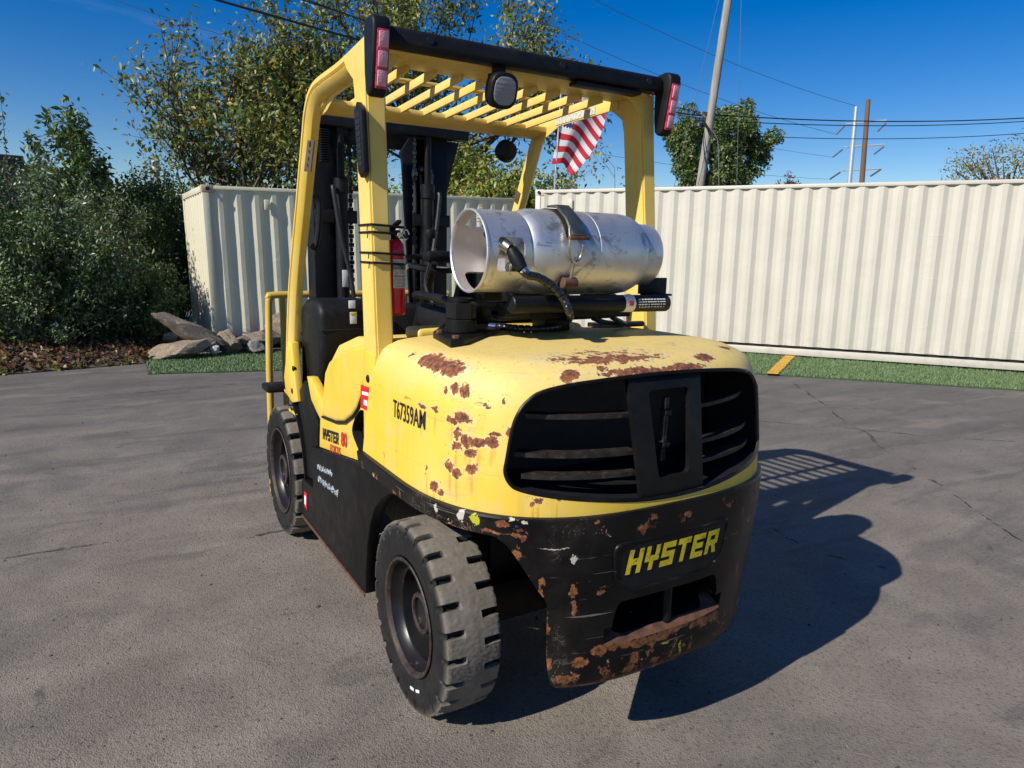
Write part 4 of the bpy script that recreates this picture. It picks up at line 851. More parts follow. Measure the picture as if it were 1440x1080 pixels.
for x, y, z in ((.20, 1.985, 2.14), (.245, 1.99, 2.17), (.30, 1.985, 2.16)): part(B().lathe([(-.012, .001), (-.012, .020), (.012, .020), (.012, .001)], (x, y, z), (1, 0, 0), 16), 'hose_pulley', M_grease, MA)
for k in range(3): part(B().tube(spline([(.20 + .045 * k, 2.0, 2.14), (.205 + .045 * k, 1.985, 1.95), (.19 + .05 * k, 1.98, 1.6), (.20 + .05 * k, 1.98, .9)], 8), .011, 8), 'hydraulic_hose', M_hose, MA)
part(B().beam((.31, 1.965, 2.15), (.285, 1.96, 1.78), .012, .018, .003), 'rod', M_grease, MA)
b = B()
for k in range(14): b.box((-.385, 1.90, 2.16 + .013 * k), (.05, .06, .006), .001)
part(b, 'beacon_fins', M_blk, MA)
LB = bpy.data.objects.new('load_backrest', None); COL.objects.link(LB); LB.parent = FL
part(B().tube([(-.642, 2.40, .09)] + spline([(-.634, 2.40, .9), (-.622, 2.40, 1.30), (-.612, 2.40, 1.355), (-.57, 2.40, 1.378), (0, 2.40, 1.38), (.57, 2.40, 1.378), (.612, 2.40, 1.355), (.622, 2.40, 1.30), (.634, 2.40, .9)], 6) + [(.642, 2.40, .09)], .022, 12), 'backrest_frame', M_rail, LB)
for x in (-.535, -.30, .0, .30, .535): part(B().box((x, 2.41, .86), (.035, .016, 1.02), .002), 'backrest_bar', M_rail, LB)
for z in (.16, .55): part(B().box((0, 2.36, z), (1.28, .06, .11), .006), 'carriage_bar', M_mast, LB)
for x in (-.36, .36):
    part(B().prism([(2.39, .03), (2.39, .66), (2.44, .66), (2.44, .075), (2.60, .068), (3.45, .035), (3.45, .025)], lambda p: (x - .065, p[0], p[1]), (.13, 0, 0), .006), 'fork', M_bpt, LB)
part(B().tube(spline([on(x, y, 'y', 1.66) for x, y in ((439, 274), (446, 279), (449.5, 292), (447, 330), (443, 347), (437, 344))], 6), .017, 10), 'grab_handle', M_blk)

# ---- operator cell: cowl, seat, wheel, levers
CO = part(B().prism([(1.36, .88), (1.33, 1.10), (1.315, 1.26), (1.32, 1.36), (1.38, 1.41), (1.58, 1.41), (1.70, 1.36), (1.74, .88)], lambda p: (-.60, p[0], p[1]), (.30, 0, 0), .035, 4), 'cowl', M_blk)
B().box((-.45, 1.318, 1.262), (.29, .012, .008), .002).ob('cowl_seam', M_void, CO)
part(B().box((0.12, 1.55, 1.12), (.62, .26, .5), .04), 'dash', M_blk)
for px_, mt in (((495, 428), M_white), ((497, 447), M_white)):
    p = on(*px_, 'y', 1.312); B().box(p, (.035, .004, .04 if px_[1] < 440 else .06), .001).ob('cowl_sticker', mt, CO)
B().box(on(497, 440.5, 'y', 1.309), (.035, .003, .012), .001).ob('sticker_stripe', M_yink, CO)
SE = bpy.data.objects.new('seat', None); COL.objects.link(SE); SE.parent = FL
part(B().box((.02, .72, 1.36), (.50, .50, .12), .04, None, 3), 'seat_cushion', M_blk, SE)
part(B().prism([(.40, 1.32), (.50, 1.34), (.44, 1.60), (.36, 1.78), (.28, 1.78), (.30, 1.56)], lambda p: (-.21, p[0], p[1]), (.46, 0, 0), .03, 3), 'seat_back', M_blk, SE)
part(B().tube(spline([(-.24, .92, 1.44), (-.29, .80, 1.47), (-.30, .55, 1.47), (-.27, .42, 1.46), (-.15, .38, 1.46)], 6), .017, 10), 'hip_bar', M_blk, SE)
part(B().beam((-.25, .50, 1.36), (-.20, .40, 1.70), .07, .03, .006), 'seat_side', M_blk, SE)
ST = bpy.data.objects.new('steering_wheel', None); COL.objects.link(ST); ST.parent = FL
sc = Vector((-.05, 1.18, 1.605)); sn = Vector((0, -.22, .97)).normalized(); su = sn.orthogonal().normalized(); sv = sn.cross(su)
part(B().tube([sc + (su * math.cos(a) + sv * math.sin(a)) * .15 for a in [k * math.pi / 20 for k in range(40)]], .014, 8, closed=True), 'wheel_ring', M_blk, ST)
for k in range(3):
    a = k * 2.094 + .4; part(B().tube([sc - sn * .02, sc + (su * math.cos(a) + sv * math.sin(a)) * .15], .011, 8), 'spoke', M_blk, ST)
part(B().cyl(sc - sn * .04, sc + sn * .01, .035, 16, .006), 'horn_button', M_blk, ST); part(B().tube([sc - sn * .03, sc - sn * .35 + Vector((0, .15, -.1))], .03, 12), 'column', M_blk, ST)
kn = on(605, 331, 'y', 1.08); part(B().lathe([(-.012, .012), (-.01, .028), (.012, .032), (.03, .026), (.036, .001)], kn, sn, 20), 'spinner_knob', M_blk, ST)
for k in range(3):
    x = .22 + .06 * k; part(B().tube([(x, 1.38, 1.30), (x, 1.30, 1.50), (x - .01, 1.27, 1.55)], [.007, .007, .015], 8), 'lever', M_chrome if k < 2 else M_blk)
part(B().box(on(618, 360, 'y', 1.0), (.16, .10, .05), .02), 'armrest', M_blk)
part(B().tube(spline([on(610, 430, 'y', .8), on(598, 400, 'y', .9), on(604, 372, 'y', 1.0), on(612, 350, 'y', 1.05)], 6), .008, 8), 'control_cable', M_hose)

# ---- propane bracket on top of the counterweight
BR = bpy.data.objects.new('tank_bracket', None); COL.objects.link(BR); BR.parent = FL
zt = 1.360; bp = [on(x, y, 'z', zt) for x, y in ((609, 470), (634, 482), (652, 481), (705, 466), (690, 459), (650, 455), (625, 458))]
part(B().prism([(p.x, p.y) for p in bp], lambda p: (p[0], p[1], zt - .04), (0, 0, .052), .006), 'base_plate', M_bpt, BR)
pc = on(648, 467, 'z', 1.372)
part(B().cyl(pc, pc + Vector((0, 0, .05)), .058, 20, .004), 'pivot_base', M_bpt, BR)
part(B().cyl(pc + Vector((0, 0, .045)), pc + Vector((0, 0, .115)), .056, 6, .008), 'pivot_hex', M_blk, BR); part(B().cyl(pc + Vector((0, 0, .112)), pc + Vector((0, 0, .128)), .050, 24, .003), 'pivot_cap', M_bpt, BR)
for x, y in ((618, 466), (641, 474)):
    p = on(x, y, 'z', 1.376); part(B().cyl(p - Vector((0, 0, .012)), p + Vector((0, 0, .006)), .013, 6), 'bolt', M_rust, BR)
part(B().prism([(pc.x - .02, pc.y - .03), (-.22, -.03), (-.05, -.02), (-.05, .06), (-.26, .08), (pc.x + .02, pc.y + .04)], lambda p: (p[0], p[1], pc.z + .10), (0, 0, .016), .004), 'swing_arm', M_bpt, BR)
ya = -.10
tb = part(B().cyl((-.320, ya, 1.487), (.405, ya, 1.480), .032, 24, .004), 'support_tube', M_blk, BR)
B().cyl((.20, ya, 1.482), (.398, ya, 1.480), .0330, 24).ob('tube_label', M_black_ink, tb); B().cyl((.175, ya, 1.4822), (.222, ya, 1.4818), .0334, 24).ob('tube_label', M_white, tb)
B().box((.198, ya - .0335, 1.484), (.022, .003, .018), .001).ob('label_mark', M_redink, tb)
for r_ in range(4):
    for k in range(9): B().box((.242 + .0155 * k, ya - .0325 * math.cos((r_ - 1.5) * .3), 1.481 + .033 * math.sin((r_ - 1.2) * .3)), (.011 if (k + r_) % 4 else .006, .003, .0035), 0, Matrix.Rotation(-(r_ - 1.2) * .3, 3, 'X')).ob('label_line', M_white, tb, 0)
part(B().box((.40, -.02, 1.545), (.15, .006, .065), .002), 'stop_plate', M_blk, BR); part(B().box((.385, -.06, 1.512), (.10, .08, .008), .002), 'stop_foot', M_blk, BR)
for x in (-.18, .20): part(B().prism([(-.05, 1.512), (0, 1.508), (.10, 1.53), (.16, 1.58), (.18, 1.58), (.14, 1.47), (-.05, 1.46)], lambda p: (x - .04, p[0], p[1]), (.08, 0, 0), .003), 'cradle', M_bpt, BR)
part(B().box((-.26, .0, 1.46), (.10, .12, .05), .006), 'cradle_block', M_bpt, BR); part(B().box((.0, .05, 1.44), (.62, .10, .04), .006), 'cradle_rail', M_bpt, BR)
part(B().box((.02, .15, 1.395), (.12, .10, .07), .006), 'rail_foot', M_bpt, BR)
part(B().cyl((.02, .10, 1.425), (.30, .12, 1.425), .022, 14, .003), 'gas_strut', M_blk, BR); part(B().cyl((-.05, .10, 1.425), (.05, .10, 1.425), .009, 10), 'strut_rod', M_chrome, BR)
part(B().cyl((-.10, .10, 1.425), (-.04, .10, 1.425), .016, 12), 'strut_end', simple('green_cap', (.02, .22, .06), .5), BR)
for k in range(2): part(B().tube(spline([(.18 + k * .1, .08, 1.41), (.28 + k * .08, .12, 1.385), (.42, .16, 1.372), (.55, .20, 1.366)], 6), .011, 8), 'control_cable', M_hose)
part(B().prism([(.28, .20), (.56, .20), (.60, .26), (.30, .28)], lambda p: (p[0], p[1], 1.352), (0, 0, .02), .004), 'latch_plate', M_grease, BR)
dc = on(745, 464, 'z', 1.358)
part(B().lathe([(0, .17), (.006, .168), (.010, .15), (.011, .001)], Vector((dc.x, dc.y, 1.347)), (0, 0, 1), 40), 'filler_cover', M_bpt)

# ================================================================== PROPANE TANK (strapped in the bracket)
def aluminium():
    m = N('scuffed_aluminium'); g = m.noise(5, 6, .7); c = m.mix(m.lin(g, .3, .7, 0, 1), (.58, .58, .58), (.75, .75, .74))
    sm = m.noise(11, 6, .72, dist=.7); c = m.mix(m.math('MULTIPLY', m.step(sm, .52, .66), .8), c, (.22, .22, .22))
    sc = m.noise(1, 4, .7, vec=m.scale((7, 40, 40)), dist=.6); c = m.mix(m.math('MULTIPLY', m.step(sc, .64, .70), .6), c, (.17, .17, .18))
    return m.out(c, m.lin(sm, .3, .7, .38, .56), .82, m.math('ADD', m.math('MULTIPLY', g, .5), m.math('MULTIPLY', m.noise(120, 3), .05)), .25, .006)
M_alu = aluminium(); m = N('collar_inside'); M_collar = m.out(m.mix(m.lin(m.noise(8, 5), .3, .7, 0, 1), (.50, .44, .40), (.66, .60, .56)), .5, .55)
TY, TZ = .0, 1.668
TK = thing('propane_tank', 'scuffed aluminium propane tank lying strapped across the forklift counterweight', 'gas tank', (-.05, TY, TZ - .155)); TK['label'] = 'scuffed aluminium propane tank lying strapped across the forklift counterweight'
def tp(b, name, mat, smooth=35, parent=None):
    o = b.ob(name, mat, parent or TK, smooth)
    if parent is None or parent is TK: o.matrix_parent_inverse = Matrix.Translation(-Vector(TK.location))
    return o
body = [(-.285, .001), (-.285, .06), (-.281, .10), (-.268, .128), (-.245, .146), (-.215, .154), (-.19, .1555), (.02, .1555), (.022, .1540), (.028, .1540), (.030, .1555), (.20, .155), (.235, .151), (.262, .140), (.282, .126), (.296, .10), (.300, .05), (.300, .001)]
tp(B().lathe(body, (0, TY, TZ), (1, 0, 0), 72), 'tank_body', M_alu)
colr = [(-.425, .1420), (-.430, .1455), (-.436, .1450), (-.438, .1400), (-.434, .1365), (-.426, .1365), (-.27, .1385), (-.262, .1425), (-.28, .1435), (-.34, .1430)]
co = tp(B().lathe(colr, (0, TY, TZ), (1, 0, 0), 96, closed=True), 'valve_collar', [M_alu, M_collar])
cuts = []
for an in (R(-90 - 4), R(-90 + 118), R(-90 - 122)):
    d = Vector((0, math.cos(an), math.sin(an)))              # window direction
    d = Vector((0, math.sin(an), -math.cos(an))) if False else Vector((0, -math.cos(an + R(90)), math.sin(an + R(90))))
    t = Vector((1, 0, 0)).cross(d).normalized(); c0 = Vector((-.342, TY, TZ)) + d * .08
    wq = rr([(-.052, -.058), (.052, -.058), (.052, .058), (-.052, .058)], .022, 5)
    cuts.append(B().prism(wq, lambda p: c0 + Vector((p[0], 0, 0)) + t * p[1], d * .12).ob('cut', M_void))
boolean(co, cuts)
for p in co.data.polygons:
    c = p.center; rr_ = math.hypot(c.y - TY, c.z - TZ); p.material_index = 1 if rr_ < .1395 and c.x > -.42 else 0
tp(B().lathe([(.268, .127), (.30, .122), (.345, .119), (.356, .121), (.360, .118), (.356, .114), (.30, .116), (.268, .118)], (0, TY, TZ), (1, 0, 0), 56, closed=True), 'foot_ring', M_alu)
tp(B().lathe([(.302, .001), (.303, .117)], (0, TY, TZ), (1, 0, 0), 40), 'foot_inside', M_collar)
# valve fitting and hose
tp(B().cyl((-.285, TY - .02, TZ), (-.335, TY - .03, TZ), .024, 16, .003), 'valve', M_zinc); tp(B().cyl((-.335, TY - .03, TZ + .005), (-.365, TY - .075, TZ + .03), .019, 12, .003), 'valve_stem', M_zinc)
tp(B().cyl((-.30, TY - .085, TZ - .055), (-.325, TY - .088, TZ - .055), .020, 12, .002), 'relief_valve', M_grease); tp(B().lathe([(-.04, .001), (-.04, .016), (-.03, .018), (-.02, .012)], (-.345, TY - .088, TZ - .055), (-1, 0, 0), 14), 'relief_cap', simple('yellow_cap', (.62, .42, .03), .5))
cp0 = Vector((-.372, TY - .075, TZ + .045)); cp1 = Vector((-.350, TY - .150, TZ + .008))
tp(B().tube([cp0, cp0.lerp(cp1, .5), cp1], [.020, .021, .020], 14), 'coupling', M_zinc); tp(B().tube([cp0 + (cp0 - cp1) * .5, cp0 + (cp0 - cp1) * .1], [.016, .024], 12), 'coupling_grip', M_blk)
hp = [cp1] + [on(x, y, 'y', -.19) for x, y in ((738, 383), (757, 390), (777, 402), (793, 422), (801, 441))] + [on(x, y, 'z', 1.378) for x, y in ((800, 450), (788, 458), (762, 462), (730, 462), (700, 459))]
hs = spline(hp, 22); L = 0; rs = []
for i, p in enumerate(hs):
    if i: L += (p - hs[i - 1]).length
    ph = (L % .026) / .026; rs.append(.0150 if .14 < ph < .95 else .0110)
tp(B().tube(hs, rs, 12), 'fuel_hose', simple('hose_wrap', (.016, .016, .018), .28, 0, .2, 30), 60)
tp(B().tube([cp1, cp1.lerp(hs[16], .5), hs[18]], [.019, .026, .020], 14), 'hose_boot', M_blk); tp(B().tube([hs[18], hs[26]], [.017, .015], 12), 'hose_ferrule', M_chrome)
e0 = hs[-1]; tp(B().tube([e0, e0 + (hs[-1] - hs[-6]).normalized() * .04], [.015, .013], 12), 'hose_end', M_chrome)
# strap, latch and hook
b = B(); vs = []; k = 40
for i in range(k + 1):
    a = R(-75 + 235 * i / k)                                 # from low at the back, over the top, to the front
    d = Vector((0, math.cos(a), math.sin(a)))
    for x in (-.125, -.075):
        for r_ in (.1565, .1600): vs.append(Vector((x, TY, TZ)) + d * r_)
fs = []
for i in range(k):
    q = 4 * i; fs += [(q, q + 4, q + 6, q + 2), (q + 1, q + 3, q + 7, q + 5), (q, q + 1, q + 5, q + 4), (q + 2, q + 6, q + 7, q + 3)]
b.add(vs, fs); tp(b, 'tank_strap', simple('dark_strap_steel', (.05, .035, .028), .6, .3, .5, 20))
lat = [(-.005, .163), (-.06, .162), (-.125, .118), (-.166, .058), (-.172, .050), (-.178, .066), (-.132, .126), (-.064, .171), (-.005, .170)]
tp(B().prism(lat, lambda p: (-.118, TY + p[0], TZ + p[1]), (.058, 0, 0), .002), 'latch_lever', simple('olive_zinc_plate', (.20, .21, .17), .38, .85, .3, 18))
tp(B().box((-.089, TY - .174, TZ + .052), (.085, .018, .012), .003), 'latch_end', M_rust)
yk = TY - .172; lp = spline([(-.120, yk + .012, TZ + .085), (-.125, yk, TZ + .05), (-.122, yk + .002, TZ - .005), (-.095, yk + .008, TZ - .032), (-.072, yk + .006, TZ - .012), (-.066, yk, TZ + .03)], 6)
tp(B().tube(lp, .0055, 8), 'latch_loop', M_zinc); tp(B().tube([(-.097, yk + .010, TZ - .030), (-.104, yk + .022, TZ - .095)], .0055, 8), 'latch_hook', M_zinc)
tp(B().cyl((-.135, TY - .145, TZ - .105), (-.075, TY - .145, TZ - .105), .020, 14, .003), 'hook_barrel', M_rust); tp(B().prism([(-.14, .0), (-.105, .02), (-.10, -.07), (-.15, -.07)], lambda p: (-.128, TY + p[0], TZ - .10 + p[1]), (.016, 0, 0), .002), 'hook_ear', M_bpt)
# stamped data lines on the collar
b = B(); rg = random.Random(5)
for r_ in range(9):
    x = -.405
    while x < -.285:
        wd = rg.uniform(.003, .009); a = R(40 + r_ * 6.5 + 40); d = Vector((0, -math.cos(a), math.sin(a))); c = Vector((x + wd / 2, TY, TZ)) + d * .1436
        b.box(c, (wd, .0012, .0045), 0, Matrix.Rotation(-(math.pi / 2 - a) * -1 + math.pi / 2 * 0, 3, 'X') if False else Matrix((Vector((1, 0, 0)), d, Vector((1, 0, 0)).cross(d))).transposed()); x += wd + rg.uniform(.002, .006)
tp(b, 'stamped_text', simple('stamp_ink', (.42, .42, .43), .5, .4, .2), 0)

# ================================================================== FIRE EXTINGUISHER tied to the left rear post
EX = thing('fire_extinguisher', 'red fire extinguisher tied to the left rear post of the forklift with black cable ties', 'extinguisher', (-.575, .335, 1.42))
M_ext = simple('red_enamel', (.50, .008, .018), .22, 0, .12, 8, 0, 60, dirt=((.2, .02, .02), .3)); M_extlab = simple('extinguisher_label', (.52, .49, .40), .5, 0, .25, 60)
def ep(b, name, mat, smooth=35):
    o = b.ob(name, mat, EX, smooth); o.matrix_parent_inverse = Matrix.Translation(-Vector(EX.location)); return o
ex, ey = -.574, .335
ep(B().lathe([(1.422, .001), (1.422, .030), (1.43, .037), (1.66, .037), (1.685, .033), (1.702, .022), (1.708, .015), (1.715, .001)], (ex, ey, 0), (0, 0, 1), 40), 'cylinder', M_ext)
b = B(); vs = []; kk = 14
for z in (1.525, 1.632):
    for i in range(kk + 1):
        a = R(-125 + 110 * i / kk); vs.append((ex + math.cos(a) * .0376, ey + math.sin(a) * .0376, z))
b.add(vs, [(i, i + 1, kk + 2 + i, kk + 1 + i) for i in range(kk)]); ep(b, 'instruction_label', M_extlab)
for z in (1.607, 1.569):
    b = B(); vs = []
    for zz in (z, z + .003):
        for i in range(kk + 1):
            a = R(-118 + 98 * i / kk); vs.append((ex + math.cos(a) * .0381, ey + math.sin(a) * .0381, zz))
    b.add(vs, [(i, i + 1, kk + 2 + i, kk + 1 + i) for i in range(kk)]); ep(b, 'label_rule', M_black_ink)
for r_ in range(14):
    z = 1.53 + r_ * .0054
    if abs(z - 1.57) < .004: continue
    b = B(); vs = []
    for zz in (z, z + .0022):
        for i in range(kk + 1):
            a = R(-112 + (70 + 18 * ((r_ * 7) % 3) / 2) * i / kk); vs.append((ex + math.cos(a) * .0379, ey + math.sin(a) * .0379, zz))
    b.add(vs, [(i, i + 1, kk + 2 + i, kk + 1 + i) for i in range(kk)]); ep(b, 'label_text', simple('label_grey', (.30, .27, .22), .6) if r_ == 0 else bpy.data.materials['label_grey'])
ep(B().cyl((ex, ey, 1.705), (ex, ey, 1.74), .017, 14, .002), 'valve_body', M_blk); ep(B().box((ex - .005, ey - .01, 1.755), (.02, .10, .012), .004, Matrix.Rotation(-.35, 3, 'X')), 'squeeze_lever', M_blk)
ep(B().box((ex - .005, ey + .0, 1.733), (.022, .085, .014), .004), 'carry_handle', M_blk); ep(B().tube([Vector((ex + .038, ey - .01, 1.725)) + Vector((math.cos(a) * .012, 0, math.sin(a) * .018)) for a in [k * .4 for k in range(15)]], .003, 6), 'pull_pin_ring', M_chrome)
ep(B().cyl((ex, ey - .03, 1.722), (ex, ey - .05, 1.722), .011, 12, .002), 'gauge', M_chrome); ep(B().tube([(ex + .016, ey, 1.72), (ex + .04, ey - .004, 1.715)], [.010, .007], 10), 'nozzle', M_blk)
ep(B().lathe([(1.595, .0385), (1.595, .0395), (1.615, .0395), (1.615, .0385)], (ex, ey, 0), (0, 0, 1), 36), 'clamp_band', M_grease); ep(B().box((ex + .042, ey - .008, 1.605), (.014, .012, .022), .002), 'clamp_bolt', M_chrome)
for py in (316, 326.5, 355, 368.5):
    z = on(513, py, 'x', -.685).z; yo = .288 + (z - 1.75) * .095
    pts = [(-.6855, yo - .004 + .004, z), (-.684, yo + .137, z), (-.60, yo + .14, z + .002), (ex + .02, ey + .038, z - .004), (ex + .039, ey, z - .006), (ex + .02, ey - .036, z - .006), (-.614, yo - .004, z - .003), (-.684, yo - .004, z)]
    o = ep(B().tube(pts, .0042, 6, closed=True), 'cable_tie', M_blk, 0); B().box(Vector((-.688, yo + .05, z + .002)), (.009, .013, .011), .002).ob('tie_head', M_blk, o).matrix_parent_inverse = Matrix.Translation(-Vector(EX.location))
    o2 = ep(B().tube([(-.687, yo + .03, z), (-.69, yo + .028, z - .022)], .002, 5), 'tie_tail', M_blk, 0)

# ================================================================== BOULDERS
def rockmat(name, a, c):
    m = N(name); g = m.noise(4, 6, .7); k = m.mix(m.lin(g, .32, .68, 0, 1), a, c); v = m.noise(13, 6, .75); k = m.mix(m.math('MULTIPLY', m.step(v, .48, .64), .75), k, tuple(x * .35 for x in a))
    return m.out(k, .9, 0, m.math('ADD', g, m.math('MULTIPLY', v, .5)), .8, .03)
M_rk = [rockmat('brown_stone', (.14, .11, .085), (.25, .205, .16)), rockmat('grey_stone', (.20, .185, .165), (.36, .335, .30)), rockmat('pale_stone', (.45, .44, .42), (.62, .61, .58)), rockmat('tan_stone', (.22, .165, .115), (.37, .29, .205))]
def rock(label, c, size, rz, ry, mi, seed):
    rg = random.Random(seed); bm = bmesh.new(); bmesh.ops.create_icosphere(bm, subdivisions=4, radius=1)
    pl = [(Vector((rg.gauss(0, 1), rg.gauss(0, 1), rg.gauss(0, 1))).normalized(), rg.uniform(.55, .85)) for _ in range(13)]
    from mathutils import noise as mn
    for v in bm.verts:
        p = v.co.copy()
        for nrm, d in pl:
            s = p.dot(nrm)
            if s > d: p -= nrm * (s - d) * .97
        p *= 1 + .14 * mn.noise(p * 2.2 + Vector((seed, 0, 0))) + .07 * mn.noise(p * 6 + Vector((0, seed, 0))); v.co = p
    o = finish('boulder', bm, M_rk[mi], None, 28); o.scale = size; o.rotation_euler = (0, ry, rz); o.location = c
    return tag(o, label, 'boulder', 'boulders piled in front of the cream container')
yb = 9.62
rock('long slab boulder leaning up at an angle on the pile', on(272, 467, 'y', yb), (.62, .28, .15), -.05, .50, 0, 3)
rock('low flat tan boulder under the leaning slab', on(256, 491, 'y', yb - .15), (.50, .34, .17), .1, -.22, 3, 8)
rock('small white stone between the slab and the tan block', on(302, 491, 'y', yb - .25), (.10, .09, .085), .4, 0, 2, 5)
rock('pale tan block with a lit face beside the white stone', on(322, 482, 'y', yb), (.22, .26, .20), .9, .2, 3, 12)
rock('dark rounded boulder behind the tan block', on(338, 484, 'y', yb + .2), (.20, .2, .17), .3, 0, 0, 21)
rock('grey angular boulder beside the yellow load backrest', on(358, 488, 'y', yb - .1), (.17, .2, .13), 1.3, .1, 1, 33)
rock('wide brown boulder behind the grey angular one', on(374, 476, 'y', yb + .15), (.36, .28, .17), .2, .1, 0, 41)
rock('tall tan boulder at the end of the pile', on(396, 462, 'y', yb + .3), (.28, .26, .34), .6, 0, 3, 55)
rock('half buried stone under the shrubs', on(238, 474, 'y', 10.3), (.13, .12, .09), .6, 0, 1, 61)

# ================================================================== VEGETATION
def leafmat(name, col, tr=.25, rough=.45):
    m = N(name); c = m.mix(m.lin(m.noise(3.1, 3), .3, .7, 0, 1), tuple(x * .7 for x in col), tuple(x * 1.25 for x in col)); m.out(c, rough, 0, spec=.5)
    t = m.n('BsdfTranslucent'); m.put(t.inputs['Color'], c); mx = m.n('MixShader'); mx.inputs[0].default_value = tr; m.t.links.new(m.b.outputs[0], mx.inputs[1]); m.t.links.new(t.outputs[0], mx.inputs[2])
    m.t.links.new(mx.outputs[0], m.t.nodes['Material Output'].inputs['Surface']); return m.m
L_dark = leafmat('leaf_dark_green', (.060, .108, .030)); L_mid = leafmat('leaf_green', (.115, .185, .046)); L_olive = leafmat('leaf_olive', (.205, .225, .058)); L_yel = leafmat('leaf_yellow', (.36, .26, .04)); L_brn = leafmat('leaf_brown', (.19, .105, .042)); L_sil = leafmat('leaf_silver', (.30, .335, .245), .15, .36); L_lime = leafmat('leaf_lime', (.27, .32, .045)); L_red = leafmat('leaf_russet', (.16, .05, .03))
M_bark = simple('bark', (.075, .06, .048), .9, 0, .4, 12, .5, 40); M_twig = simple('twig_bark', (.13, .11, .095), .85, 0, .4, 20)
def leaf_mesh(pts, size, rg, out=None, up=.5, asp=.45):
    """folded diamond leaves as two triangles each, n x 4 verts"""
    n = len(pts); d = rg.normal(0, 1, (n, 3)); d[:, 2] -= .35; d /= np.linalg.norm(d, axis=1, keepdims=True)
    nv = rg.normal(0, 1, (n, 3)); nv[:, 2] += up
    if out is not None: nv += out * 1.0
    nv -= (nv * d).sum(1, keepdims=True) * d; nv /= np.linalg.norm(nv, axis=1, keepdims=True) + 1e-9; sd = np.cross(d, nv)
    L = size * rg.uniform(.6, 1.25, (n, 1)); v = np.empty((n, 4, 3)); v[:, 0] = pts; v[:, 2] = pts + d * L
    v[:, 1] = pts + d * L * .45 + sd * L * asp * .5 + nv * L * .10; v[:, 3] = pts + d * L * .45 - sd * L * asp * .5 + nv * L * .10
    i = np.arange(n)[:, None] * 4; f = np.concatenate([i + np.array([[0, 1, 2]]), i + np.array([[0, 2, 3]])], 0)
    return v.reshape(-1, 3), f
def foliage(name, pts, size, mats, wts, parent, seed, out=None, up=.5, asp=.45):
    rg = np.random.default_rng(seed); v, f = leaf_mesh(pts, size, rg, out, up, asp); mi = rg.choice(len(mats), len(pts), p=np.array(wts) / sum(wts)); o = pydata(name, v, f, mats, parent, 0, None, np.concatenate([mi, mi])); return o
def grow(rg, start, d, L, r, lvl, maxl, segs, tips, spread=.6, upb=.15, nch=(3, 5), wob=.18, leafy=2, shrink=(.55, .8)):
    """random branching; appends tube paths to segs and leaf positions to tips"""
    k = 5; p = np.array(start, float); d = np.array(d, float); pts = [p.copy()]
    for i in range(k):
        d = d + rg.normal(0, wob, 3) + np.array([0, 0, upb]); d /= np.linalg.norm(d); p = p + d * L / k; pts.append(p.copy())
        if lvl >= maxl - leafy + 1 and i > 0: tips.append((p.copy(), lvl))
    segs.append((pts, r, r * (.55 if lvl < maxl else .25), lvl))
    if lvl < maxl:
        for _ in range(rg.integers(nch[0], nch[1] + 1)):
            t = rg.uniform(.35, 1.0); q = pts[min(k, int(t * k + .5))]; dd = d + rg.normal(0, spread, 3); dd /= np.linalg.norm(dd)
            grow(rg, q, dd, L * rg.uniform(*shrink), r * rg.uniform(.42, .6), lvl + 1, maxl, segs, tips, spread, upb, nch, wob, leafy, shrink)
def build_tree(name, label, base, seed, trunkL, r0, limbs, maxl, lsize, perTip, jit, mats, wts, group=None, cat='tree', spread=.6, upb=.12, nch=(3, 5), wob=.18, thin=1.0, leafy=2, shrink=(.55, .8), keep=None):
    rg = np.random.default_rng(seed); root = thing(name, label, cat, tuple(base), group); segs = []; tips = []; bz = np.zeros(3)
    tr_pts = [bz, np.array([rg.normal(0, .05), rg.normal(0, .05), trunkL * .5]), np.array([rg.normal(0, .1), rg.normal(0, .1), trunkL])]; segs.append((tr_pts, r0, r0 * .75, 0))
    for (dx, dy, dz, LL) in limbs: grow(rg, tr_pts[-1] * rg.uniform(.75, 1.0), np.array([dx, dy, dz]) / math.sqrt(dx * dx + dy * dy + dz * dz), LL, r0 * rg.uniform(.35, .5), 1, maxl, segs, tips, spread, upb, nch, wob, leafy, shrink)
    tb, bb = B(), B()
    for pts, ra, rb, lvl in segs:
        nn = len(pts); rs = [max(.004 * thin, ra + (rb - ra) * i / (nn - 1)) for i in range(nn)]; (tb if lvl == 0 else bb).tube(pts, rs, 8 if lvl == 0 else 5 if lvl < 3 else 4, cap=False)
    tb.ob('trunk', M_bark, root, 60); 
    if bb.bm.faces: bb.ob('branches', M_twig if thin < .9 else M_bark, root, 60)
    else: bb.bm.free()
    P = np.array([t[0] for t in tips]); pts = np.repeat(P, perTip, 0) + rg.normal(0, jit, (len(P) * perTip, 3))
    if keep: pts = pts[keep(pts)]
    foliage('crown', pts, lsize, mats, wts, root, seed + 1)
    return root
gz = lambda x, y, d: Vector((far(x, y, d).x, far(x, y, d).y, 0))
L_tree = leafmat('leaf_sunny_green', (.27, .29, .06), .35); mixA = [L_tree, L_mid, L_yel, L_brn, L_dark]
CT = [thing_ for thing_ in ()]
build_tree('deciduous_tree', 'autumn tree with arching thin branches behind the end of the cream container', gz(395, 357, 17.5), 21, 1.5, .15, [(-1.0, .6, .55, 2.3), (-.8, .4, 1.0, 2.6), (-.35, .5, 1.3, 2.7), (.1, .3, 1.4, 2.6), (.5, .1, 1.2, 2.3), (-1.2, .2, .35, 2.0), (-.5, -.2, 1.1, 2.2), (.8, -.2, .8, 2.0)], 4, .14, 5, .15, mixA, [5, 3.5, 1.2, .8, 1.6], 'trees behind the containers', spread=.48, upb=.10, nch=(4, 5), wob=.14, thin=.9)
